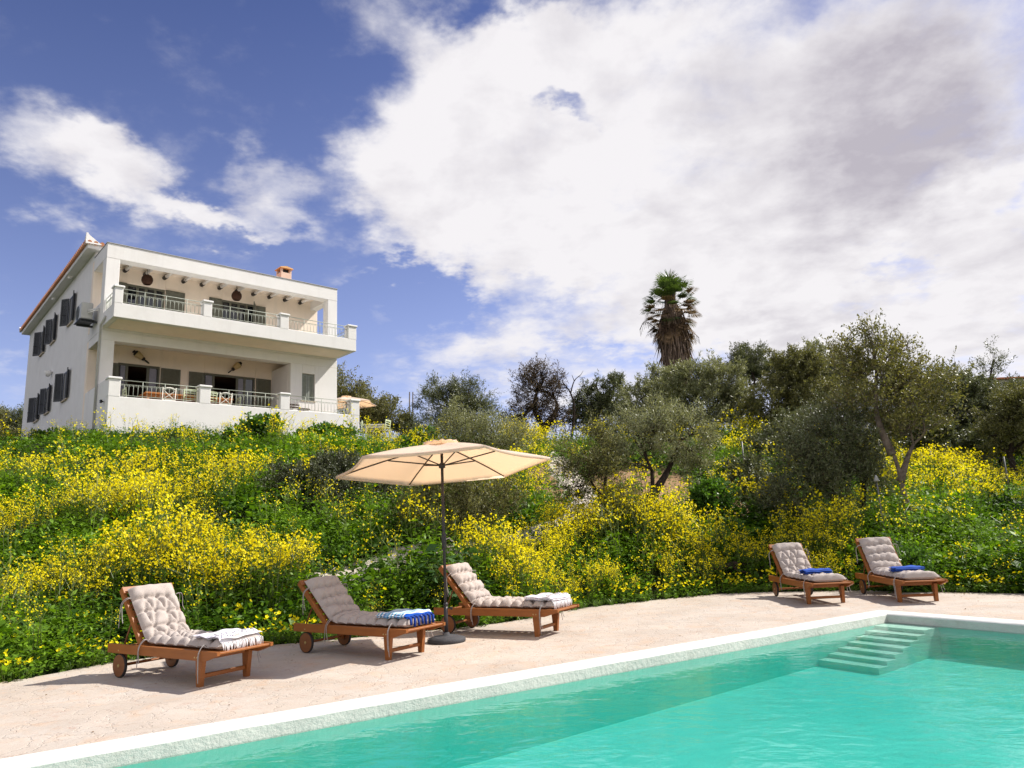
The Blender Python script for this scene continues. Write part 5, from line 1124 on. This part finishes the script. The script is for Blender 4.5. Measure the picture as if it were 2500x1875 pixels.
# dark dense tree of the right middle ground
b = gat(2055, 16.6); tree('olive_tree', 'dark dense shaded olive behind the two far loungers', 'tree', OG, b, [[b, at(2040, 1240, 16.6), at(2030, 1180, 16.8)], [gat(2095, 16.8), at(2110, 1180, 16.9), at(2150, 1090, 17)]],
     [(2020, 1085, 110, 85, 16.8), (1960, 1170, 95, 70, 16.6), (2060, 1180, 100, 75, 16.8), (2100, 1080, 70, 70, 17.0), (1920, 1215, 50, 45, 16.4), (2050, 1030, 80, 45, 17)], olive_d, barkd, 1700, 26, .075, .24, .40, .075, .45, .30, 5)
# tall airy tree with forked pale trunk
b = gat(2218, 15.9); tree('airy_tree', 'tall airy tree with forked pale trunk and yellowing leaf tips behind the far right lounger', 'tree', None, b, [[b, at(2205, 1200, 15.9), at(2195, 1150, 15.9), at(2178, 1100, 15.9)], [at(2198, 1175, 15.9), at(2215, 1120, 15.9), at(2230, 1085, 16)], [at(2178, 1110, 15.9), at(2140, 1010, 16), at(2140, 900, 16.2)]],
     [(2120, 880, 70, 70, 16.2), (2170, 900, 75, 65, 16.2), (2140, 960, 105, 60, 16.1), (2230, 1000, 85, 60, 16), (2250, 940, 70, 55, 16.2), (2128, 815, 26, 38, 16.2), (2210, 850, 26, 36, 16.3), (2065, 905, 36, 60, 16.3), (2200, 1050, 60, 40, 16)], yellowish, barkl, 900, 18, .075, .42, .42, .075, .9, .36, 6, fine=12)
# the ridge behind, left to right
b = gat(830, 37); tree('broadleaf_tree', 'brownish green tree rising behind the right side of the house', 'tree', 'trees along the ridge', b, [[b, at(835, 1040, 37), at(835, 990, 37)]], [(820, 960, 60, 45, 37), (855, 1000, 65, 50, 37), (800, 930, 30, 22, 37.5), (885, 985, 30, 40, 37)], brownish, barkd, 520, 24, .13, .4, .7, .16, .9, .3, 5)
b = gat(925, 36); tree('broadleaf_tree', 'low brown green bush tree behind the peach parasol', 'tree', 'trees along the ridge', b, [[b, at(925, 1050, 36), at(925, 1030, 36)]], [(900, 1035, 50, 35, 36), (945, 1030, 45, 45, 36), (975, 1045, 25, 30, 36), (905, 1000, 40, 24, 36)], brownish, barkd, 420, 24, .12, .4, .6, .12, .8, .3, 5)
b = gat(1145, 38); tree('olive_tree', 'rounded dark olive on the skyline right of the utility poles', 'tree', OG, b, [[b, at(1145, 1035, 38), at(1130, 1010, 38)]], [(1065, 985, 50, 45, 38), (1140, 975, 58, 42, 38), (1110, 1010, 80, 45, 38), (1165, 1010, 38, 42, 38), (1145, 948, 24, 16, 38), (1065, 955, 30, 20, 38)], olive_d, barkd, 900, 24, .13, .26, .62, .2, .45, .24, 5)
b = gat(1005, 36); tree('olive_tree', 'small dark olive at the foot of the utility poles', 'tree', OG, b, [[b, at(1005, 1050, 36), at(1005, 1035, 36)]], [(1000, 1052, 28, 24, 36), (1030, 1050, 40, 26, 36), (985, 1040, 18, 16, 36)], olive_d, barkd, 300, 24, .12, .26, .5, .1, .5, .28, 4)
b = gat(1330, 33); tree('dry_tree', 'brown half bare tree with many twigs on the skyline', 'tree', None, b, [[b, at(1325, 1045, 33), at(1305, 1000, 33), at(1310, 960, 33)], [at(1325, 1050, 33), at(1355, 1010, 33), at(1360, 985, 33)]], [(1310, 950, 60, 50, 33), (1345, 960, 45, 55, 33), (1290, 1010, 60, 40, 33), (1350, 1020, 55, 40, 33), (1325, 912, 38, 22, 33), (1240, 1040, 30, 25, 33)], drym, barkd, 620, 15, .11, .32, .55, .16, .5, .32, 9, twig=.009, fine=30)
b = gat(1400, 32.5); mb = MB()
for pts, r_ in (([b, at(1402, 1000, 32.5), at(1393, 960, 32.5), at(1375, 935, 32.5)], .06), ([at(1393, 960, 32.5), at(1402, 930, 32.6), at(1418, 915, 32.7)], .035), ([at(1385, 948, 32.5), at(1368, 945, 32.4)], .025), ([at(1402, 930, 32.6), at(1396, 915, 32.6)], .02), ([at(1402, 975, 32.5), at(1420, 950, 32.6), at(1424, 925, 32.6)], .025), ([at(1418, 915, 32.7), at(1424, 905, 32.7)], .014), ([at(1412, 920, 32.7), at(1428, 922, 32.7)], .014), ([at(1375, 935, 32.5), at(1372, 922, 32.5)], .014)):
    mb.tube([tuple(p) for p in smooth_line([tuple(p) for p in pts], 4)], list(np.linspace(r_, r_ * .4, (len(pts) - 1) * 4 + 1)), 6)
tag(mb.build('bare_tree', barkd, None, True), 'leafless forked dark branches standing beside the half bare tree', 'tree')
ridge = [((1470, 34), 'dark olive on the ridge just right of the leafless branches', [(1440, 985, 50, 50, 34), (1500, 960, 50, 48, 34), (1470, 1020, 75, 50, 34), (1455, 925, 24, 20, 34), (1510, 915, 28, 18, 34)], olive_d, 900, .5),
    ((1600, 32), 'grey green olive on the ridge left of the palm trunk foot', [(1560, 960, 50, 55, 32), (1610, 930, 50, 45, 32), (1590, 1010, 70, 40, 32), (1640, 1000, 55, 60, 32)], olive_l, 900, .5),
    ((1760, 30), 'broad silvery olive on the ridge right of the palm trunk', [(1690, 935, 65, 55, 30), (1760, 920, 70, 50, 30), (1730, 985, 95, 55, 30), (1790, 990, 45, 60, 30), (1655, 910, 36, 36, 30)], olive_l, 1250, .55),
    ((1845, 39), 'round dark tree crown peeping over the ridge olives', [(1830, 870, 62, 42, 39), (1800, 885, 40, 26, 39), (1850, 905, 70, 35, 39)], olive_d, 800, .5),
    ((1935, 28), 'large brownish olive left of the tall airy tree', [(1920, 900, 60, 50, 28), (1890, 980, 75, 70, 28), (1970, 960, 75, 80, 28), (1930, 1040, 80, 50, 28), (1985, 890, 40, 40, 28)], brownish, 1500, .6),
    ((2030, 31), 'upright olive directly left of the tall airy tree top', [(2010, 870, 45, 45, 31), (2050, 920, 70, 60, 31), (2000, 940, 60, 50, 31)], olive_l, 800, .8),
    ((2335, 30), 'dark spreading olive with thick forked trunk beyond the wire fence', [(2330, 990, 80, 60, 30), (2400, 1000, 70, 60, 30), (2290, 1030, 60, 50, 30), (2350, 945, 70, 40, 30), (2400, 1060, 50, 35, 30), (2250, 1070, 40, 30, 30)], olive_d, 1700, .45),
    ((2290, 36), 'olive standing behind the dark spreading olive', [(2270, 940, 60, 50, 36), (2320, 930, 55, 40, 36), (2225, 960, 50, 50, 36), (2390, 955, 60, 30, 36)], olive_l, 800, .6),
    ((2470, 25), 'brown thinly leaved tree at the far right edge', [(2460, 985, 60, 50, 25), (2500, 1010, 60, 70, 25), (2440, 1040, 50, 45, 25), (2520, 960, 50, 40, 25)], brownish, 800, .3),
    ((2600, 32), 'olive partly outside the right edge of the view', [(2560, 960, 90, 60, 32), (2500, 960, 60, 40, 33), (2600, 1020, 90, 60, 32)], olive_d, 800, .5)]
ridge += [((2230, 27), 'low dark olive between the tall airy tree and the spreading olive', [(2230, 1040, 60, 42, 27), (2270, 1060, 50, 34, 27), (2190, 1050, 40, 36, 27)], olive_d, 900, .4),
    ((2450, 28), 'low dark olive beside the right end of the wire fence', [(2440, 1060, 60, 40, 28), (2500, 1050, 60, 44, 28), (2390, 1075, 44, 30, 28)], olive_d, 900, .4),
    ((1900, 24), 'dark olive filling the gap left of the dense shaded olive', [(1890, 1080, 55, 44, 24), (1940, 1050, 50, 44, 24)], olive_d, 700, .45)]
for (px, Y), lab, lobes, lm, n, up in ridge:
    b = gat(px, Y); c = at(lobes[0][0], lobes[0][1], Y); top = Vector((b.x * .6 + c.x * .4, Y, b.z + .45 * (c.z - b.z)))
    tree('olive_tree' if lm is not olive_d or px != 1845 else 'round_tree', lab, 'tree', OG, b, [[b, (b + top) / 2 + Vector((.12, 0, 0)), top]], [(a_, b_ + 12, c_, d_, e_) for a_, b_, c_, d_, e_ in lobes], lm, barkd, n, 26, .125 if Y > 26 else .1, .30, .40, .17, up, .24, 5, twig=.005)
b = gat(2415, 34); mb = MB()
tree('bare_sapling', 'thin sparse sapling sticking up beside the red roof', 'tree', None, b, [[b, at(2415, 940, 34), at(2425, 880, 34)]], [(2425, 880, 20, 28, 34), (2405, 905, 22, 16, 34), (2440, 905, 16, 16, 34)], olive_d, barkd, 46, 14, .13, .3, .6, .07, 1.0, .4, 5, fine=10)
# trees behind the left side of the house
for px, Y, lab, lobes in ((20, 46, 'dark green tree behind the left rear corner of the house', [(5, 1035, 35, 28, 46), (45, 1040, 30, 36, 46), (25, 1065, 45, 30, 46)]), (-60, 44, 'brownish tree at the left edge beyond the low stone wall', [(-40, 1030, 50, 40, 44), (5, 1060, 30, 30, 44), (-90, 1050, 60, 50, 44)])):
    b = gat(px, Y); tree('olive_tree', lab, 'tree', OG, b, [[b, at(lobes[0][0], 1075, Y), at(lobes[0][0], 1055, Y)]], lobes, olive_d if px > 0 else brownish, barkd, 560, 24, .15, .27, .7, .2, .5, .26, 4)

# ---- shrubs
def shrub(name, lab, group, lobes, lm, n, ln, wd, spray, up, per=20, clump=.34, px=None):
    Y = lobes[0][4]; b = gat(px or lobes[0][0], Y); return tree(name, lab, 'shrub', group, b, [[b, (b * .7 + at(lobes[0][0], lobes[0][1], Y) * .3)]], lobes, lm, barkd, n, per, ln, wd, spray, .035, up, clump, 4, inner=.35)
SG = 'dark shrubs on the slope'
shrub('thorny_shrub', 'large grey green thorny shrub on the slope left of the parasol canopy', SG, [(770, 1195, 110, 62, 17.2), (865, 1220, 105, 58, 17.0), (700, 1190, 65, 48, 17.4), (945, 1240, 70, 48, 16.8), (810, 1150, 80, 34, 17.6)], grey_leaf, 2100, .06, .45, .26, .25, 22)
shrub('thorny_shrub', 'low dark shrub below the large thorny shrub', SG, [(840, 1285, 90, 35, 16.0), (900, 1300, 60, 30, 15.8), (760, 1275, 60, 30, 16.2)], grey_leaf, 700, .06, .5, .24, .25, 22)
shrub('thorny_shrub', 'dark brownish shrub among the flowers left of the large thorny shrub', SG, [(540, 1290, 90, 32, 15.6), (460, 1285, 50, 24, 15.6), (610, 1280, 40, 26, 15.7)], grey_leaf, 560, .055, .4, .24, .4, 18)
shrub('thorny_shrub', 'dark shrub at the left edge of the slope', SG, [(60, 1340, 80, 40, 14.0), (130, 1330, 60, 30, 14.2), (-20, 1350, 60, 45, 13.8)], grey_leaf, 640, .055, .45, .24, .3, 20)
BG = 'leafy green bushes below the house'
shrub('leafy_bush', 'bright green leafy bush against the middle of the terrace wall', BG, [(610, 1045, 30, 22, 23.6), (655, 1045, 32, 24, 23.8), (575, 1060, 34, 18, 23.4)], bushm, 240, .14, .6, .22, .4, 16, px=610)
shrub('leafy_bush', 'green leafy bush under the right end of the terrace wall', BG, [(790, 1065, 42, 24, 25.2), (840, 1070, 40, 22, 25.6), (740, 1072, 30, 18, 25.0)], bushm, 240, .13, .6, .22, .4, 16)
shrub('leafy_bush', 'dark green leafy bush below the left side wall of the house', BG, [(105, 1080, 28, 16, 25.5), (140, 1070, 30, 12, 25.2), (90, 1092, 20, 12, 25.6)], bushm, 150, .14, .6, .22, .3, 14)
shrub('leafy_bush', 'green bush on the crest between the garden table and the parasol', BG, [(1030, 1080, 40, 22, 26), (985, 1090, 26, 14, 26)], bushm, 170, .12, .6, .2, .4, 16)
shrub('leafy_bush', 'shiny dark green bush behind the far right lounger', None, [(2215, 1395, 55, 50, 13.3), (2260, 1420, 40, 34, 13.1), (2170, 1370, 50, 36, 13.6)], bushm, 420, .075, .5, .2, .4, 18)
shrub('leafy_bush', 'green bush on the bare soil right of the leaning olive', None, [(1745, 1205, 42, 34, 17.4), (1715, 1225, 34, 24, 17.2)], bushm, 240, .09, .6, .2, .4, 16)
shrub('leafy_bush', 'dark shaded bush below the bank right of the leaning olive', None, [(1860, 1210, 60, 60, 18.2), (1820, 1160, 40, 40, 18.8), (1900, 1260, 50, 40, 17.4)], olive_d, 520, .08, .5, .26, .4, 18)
shrub('leafy_bush', 'dark shaded bush at the right under the wire fence', None, [(2380, 1290, 80, 45, 17.0), (2460, 1285, 60, 50, 17.0), (2310, 1285, 50, 34, 17.2), (2250, 1300, 36, 26, 16.6)], leafmat('shade_leaf', (.012, .030, .006), (.040, .085, .015), .25), 620, .085, .5, .24, .4, 18)  # shade on this bank is put into the darker leaf colour
# big-leaved plant at the head of the third lounger
A = Acc(); b0 = gp(-1.15, 12.0); k = 190; th = RNG.uniform(0, 2 * PI, k); el_ = RNG.uniform(.1, 1.3, k); r_ = RNG.uniform(.15, .62, k); p = np.stack([r_ * np.cos(th) * np.cos(el_), r_ * np.sin(th) * np.cos(el_), .12 + 1.0 * r_ * np.sin(el_) * 1.5], 1)
d = unit(np.stack([np.cos(th), np.sin(th), RNG.normal(-.15, .35, k)], 1)); ll = RNG.uniform(.12, .24, k); V, F = leaf_quads(p, d, unit(np.array([0, 0, 1.]) + RNG.normal(0, .35, (k, 3))), ll, ll * .75, .08); A.add(V, F, 0, RNG.uniform(0, .8, k)); A.add(*ribbons(np.zeros((k, 3)), p, .006), 1, .4)
V, F, mi, ti = A.out(); o = empty('broad_leaved_plant', b0); tag(o, 'clump of large dark leaves at the head of the lounger behind the parasol', 'plant'); np_mesh('leaves', V, F, mi, [leafmat('mallow_leaf', (.018, .050, .012), (.08, .165, .045), .28, .65, .15), stemm], ti, o)

# ---- palm
b = gat(1640, 38); po = tag(empty('palm_tree', b), 'tall fan palm with a brown skirt of dead fronds on the ridge', 'palm'); B = np.array(b)
ax = [np.array(p) - B for p in (b, at(1640, 960, 38), at(1638, 850, 38), at(1636, 728, 38), at(1636, 706, 38))]
mb = MB(); mb.tube([tuple(p) for p in smooth_line(ax, 5)], .30, 12); mb.build('trunk', barkd, po, True)
zc = ax[3][2]; cxy = ax[3][:2]
A = Acc(); k = 2900; t = RNG.uniform(0, 1, k) ** .8; zz = zc - .10 - t * 4.35; th = RNG.uniform(0, 2 * PI, k); rr = np.interp(t, [0, .14, .34, .65, 1], [.32, .50, .80, .66, .50]) * RNG.uniform(.75, 1.06, k)
p = np.stack([cxy[0] + rr * np.cos(th), cxy[1] + rr * np.sin(th), zz], 1); d = unit(np.stack([np.cos(th) * RNG.normal(.02, .20, k), np.sin(th) * RNG.normal(.02, .2, k), -np.ones(k)], 1) + RNG.normal(0, .09, (k, 3))); nr = unit(np.stack([np.cos(th), np.sin(th), np.zeros(k)], 1) + RNG.normal(0, .5, (k, 3)))
V, F = leaf_quads(p, d, nr, RNG.uniform(.5, 1.25, k), RNG.uniform(.04, .10, k), .03); A.add(V, F, 0, RNG.uniform(0, 1, k)); V, F, mi, ti = A.out()
np_mesh('dead_fronds', V, F, mi, [leafmat('dead_frond', (.06, .040, .028), (.36, .26, .20), .1, .8, .2)], ti, po)
A = Acc(); kk = 96
for i in range(kk):
    t = i / kk; elv = R(84 - 142 * t ** .9) + RNG.normal(0, .10); a = i * 2.39996 + RNG.normal(0, .2); mat_i = (0 if RNG.uniform() < .9 else 1) if t < .42 else (1 if RNG.uniform() < .62 + .6 * (t - .42) else 0)
    dd = np.array([math.cos(a) * math.cos(elv), math.sin(a) * math.cos(elv), math.sin(elv)]); root = np.array([cxy[0], cxy[1], zc - .1 - 1.25 * t]); pet = RNG.uniform(.75, 1.15); hub = root + dd * pet + np.array([0, 0, -.10 * (1 - abs(dd[2]))])
    A.add(*ribbons(root[None], hub[None], .016), 1, .5); nrm = unit(np.cross(np.cross(dd, [0, 0, 1.]) + 1e-3, dd)); sd_ = unit(np.cross(dd, nrm)); m_ = 20; fa = np.linspace(-1.35, 1.35, m_) + RNG.normal(0, .04, m_)
    fd = unit(np.cos(fa)[:, None] * dd + np.sin(fa)[:, None] * sd_ + nrm * .12 * np.abs(np.sin(fa))[:, None]); fl = RNG.uniform(.62, .84) * (1 - .22 * np.abs(fa) / 1.35); ti = RNG.uniform(.1, 1) + RNG.normal(0, .12, m_)
    V, F = leaf_quads(np.repeat(hub[None], m_, 0), fd, np.repeat(nrm[None], m_, 0), fl * .74, .085); A.add(V, F, mat_i, np.clip(ti, 0, 1))
    tipb = hub + fd * (fl * .55)[:, None]; fd2 = unit(fd + np.array([0, 0, -.55 - .5 * t])); V, F = leaf_quads(tipb, fd2, np.repeat(nrm[None], m_, 0), fl * .55, .04); A.add(V, F, mat_i, np.clip(ti - .1, 0, 1))
V, F, mi, ti = A.out(); np_mesh('crown', V, F, mi, [leafmat('palm_frond', (.024, .055, .013), (.14, .215, .045), .3, .4, .5), leafmat('brown_frond', (.07, .042, .024), (.30, .20, .11), .2, .7, .2)], ti, po)
mb = MB()
for pts in ([at(1600, 800, 38), at(1575, 785, 38), at(1562, 805, 38)], [at(1668, 798, 38), at(1690, 810, 38), at(1706, 824, 38)]):
    mb.tube([tuple(np.array(p) - B) for p in smooth_line([tuple(q) for q in pts], 5)], .018, 5)
    for q in smooth_line([tuple(q) for q in pts], 4)[1:]: mb.tube([tuple(np.array(q) - B), tuple(np.array(q) - B + [.03, 0, -.38])], .010, 4)
mb.build('flower_stalks', barkd, po)

# ================================================================== SMALL THINGS OF THE SLOPE
galv = pmat('galvanised_steel', (.17, .17, .165), .5, .1, 14, metal=.4)
wf = tag(empty('wire_fence', (0, 0, 0)), 'wire mesh fence on thin grey posts along the bank at the right', 'fence')
fp = [(1824, 22.5), (1990, 23.5), (2162, 24), (2287, 24.5), (2465, 21.5), (2600, 20)]; fpts = [gat(px, Y, 0) for px, Y in fp]
for p in fpts: mb = MB(); mb.tube([p - Vector((0, 0, .2)), p + Vector((0, 0, 1.25))], .024, 8); mb.build('post', galv, wf, True)
mb = MB(); mb.tube([fpts[0] + Vector((0, 0, .75)), fpts[0] + Vector((.42, -.1, -.05))], .02, 8); mb.build('brace', galv, wf)
mb = MB()
for p, q in zip(fpts[:-1], fpts[1:]):
    L_ = (q - p).length; n = int(L_ / .14)
    for z in (.05, .62, 1.2): mb.tube([p + Vector((0, 0, z)), q + Vector((0, 0, z))], .003, 3)
    for k in range(n):
        a = p.lerp(q, k / n); a2 = p.lerp(q, min(1, (k + 6) / n)); mb.tube([a + Vector((0, 0, .05)), a2 + Vector((0, 0, 1.2))], .0022, 3); mb.tube([a2 + Vector((0, 0, .05)), a + Vector((0, 0, 1.2))], .0022, 3)
mb.build('mesh_panel', galv, wf)
for i, (px, lab) in enumerate(((1000, 'left of the two thin utility poles on the skyline'), (1008, 'right of the two thin utility poles on the skyline'))):
    p = gat(px, 45 + i); mb = MB(); t_ = at(px, 957, 45 + i); mb.tube([p, (t_.x, t_.y, t_.z)], [.055, .038], 8)
    tag(mb.build('utility_pole', pmat('weathered_pole', (.13, .11, .10), .9, .15, 6), None, True), lab, 'utility pole', 'utility poles')
wirem = pmat('black_cable', (.02, .02, .02), .6)
def wire(a, b_, sag, lab):
    mb = MB(); mb.tube([a.lerp(b_, t) - Vector((0, 0, sag * 4 * t * (1 - t))) for t in np.linspace(0, 1, 15)], .014, 4); tag(mb.build('cable', wirem, None, True), lab, 'cable')
wire(at(1007, 960, 46), at(1110, 1010, 60), .4, 'thin cable running right from the utility poles')
wire(at(-60, 985, 42), at(75, 1035, 41), .6, 'thin black cable left of the house above the trees')
b = Vector((15.4, 18.2, float(ground(15.4, 18.2)))); tree('olive_tree', 'tall olive just outside the right edge shading the bank below the fence', 'tree', OG, b, [[b, b + Vector((-.1, .1, 1.2)), b + Vector((-.3, .2, 2.6))]], [(2750, 900, 150, 110, 18.0), (2860, 980, 150, 120, 18.2), (2690, 1010, 110, 80, 18.0), (2800, 840, 120, 90, 18.4)], olive_d, barkd, 1300, 24, .09, .3, .45, .14, .45, .3, 5)
b = Vector((19.5, 14.5, float(ground(19.5, 14.5)))); tree('olive_tree', 'olive further outside the right edge of the paving', 'tree', OG, b, [[b, b + Vector((-.1, .1, 1.2)), b + Vector((-.3, .2, 2.6))]], [(3650, 960, 230, 190, 14.5), (3450, 1060, 180, 140, 14.6), (3560, 830, 170, 120, 14.4)], olive_d, barkd, 1100, 24, .09, .3, .45, .14, .45, .3, 5)
g0 = gat(2146, 15.2); lp = tag(empty('garden_lamp', g0), 'slim garden lamp post with a pale cap under the dark olive', 'lamp'); zt = at(2146, 1175, 15.2).z - g0.z
mb = MB(); mb.tube([(0, 0, -.1), (-.02, 0, zt)], .016, 8); mb.build('pole', galv, lp, True)
mb = MB(); mb.lathe([(0, 0), (.05, 0), (.055, .02), (.03, .09), (.012, .13), (0, .13)], 12, M=Matrix.Translation((-.02, 0, zt))); mb.build('cap', pmat('grey_cap', (.35, .35, .34), .6), lp, True)
lg = gp(4.15, 15.0, .10); mb = MB(); mb.tube([(-.55, 0, .0), (-.2, .03, .05), (.15, -.02, .16), (.42, .04, .14)], [.05, .06, .055, .03], 8); mb.tube([(.1, 0, .14), (.2, -.1, .02), (.45, -.15, -.03)], [.035, .03, .015], 6)
o = mb.build('fallen_branch', barkd, None, True); o.location = lg; tag(o, 'dark fallen branch lying on the grass left of the far loungers', 'branch')
# low stone wall at the far left, red-roofed house on the right skyline
mb = MB(); w0, w1 = gat(-140, 37, 0), gat(60, 35, 0); d = (w1 - w0); n = int(d.length / .34); rs = random.Random(4)
for r_ in range(3):
    for k in range(n):
        p = w0.lerp(w1, (k + .5 * (r_ % 2)) / n); M = Matrix.Translation((p.x, p.y, p.z + .02 + r_ * .19)) @ Matrix.Rotation(math.atan2(d.y, d.x) + rs.uniform(-.08, .08), 4, 'Z'); mb.box((-.155, -.16, 0), (.155, .16, .175 * rs.uniform(.85, 1.05)), 0, .03, M)
tag(mb.build('stone_wall', pmat('wall_stone', (.30, .24, .20), .95, .2, 5, .8, 20)), 'low dry stone wall left of the house', 'wall')
rh = tag(empty('distant_house', (*at(2360, 1000, 52)[:2], 0)), 'house with low red tiled roof half hidden by trees on the right skyline', 'house'); zt = at(2360, 922, 52).z
mb = MB(); mb.box((-5, 0, 4), (5, 8, zt - .25), 0, .02); mb.build('wall', wallm, rh)
mb = MB(); mb.add([(-5.4, -.4, zt - .25), (5.4, -.4, zt - .25), (5.4, 8.4, zt - .25), (-5.4, 8.4, zt - .25), (-2, 4, zt + .55), (2, 4, zt + .55)], [(0, 1, 5, 4), (1, 2, 5), (2, 3, 4, 5), (3, 0, 4), (3, 2, 1, 0)])
for k in range(46): x = -5.2 + k * .23; t = min(1, (5.4 - abs(x)) / 3.4); mb.tube([(x, -.42, zt - .24), (x, -.42 + 4.4 * t, zt - .24 + .8 * t)], .07, 6)
mb.build('roof', terra, rh)
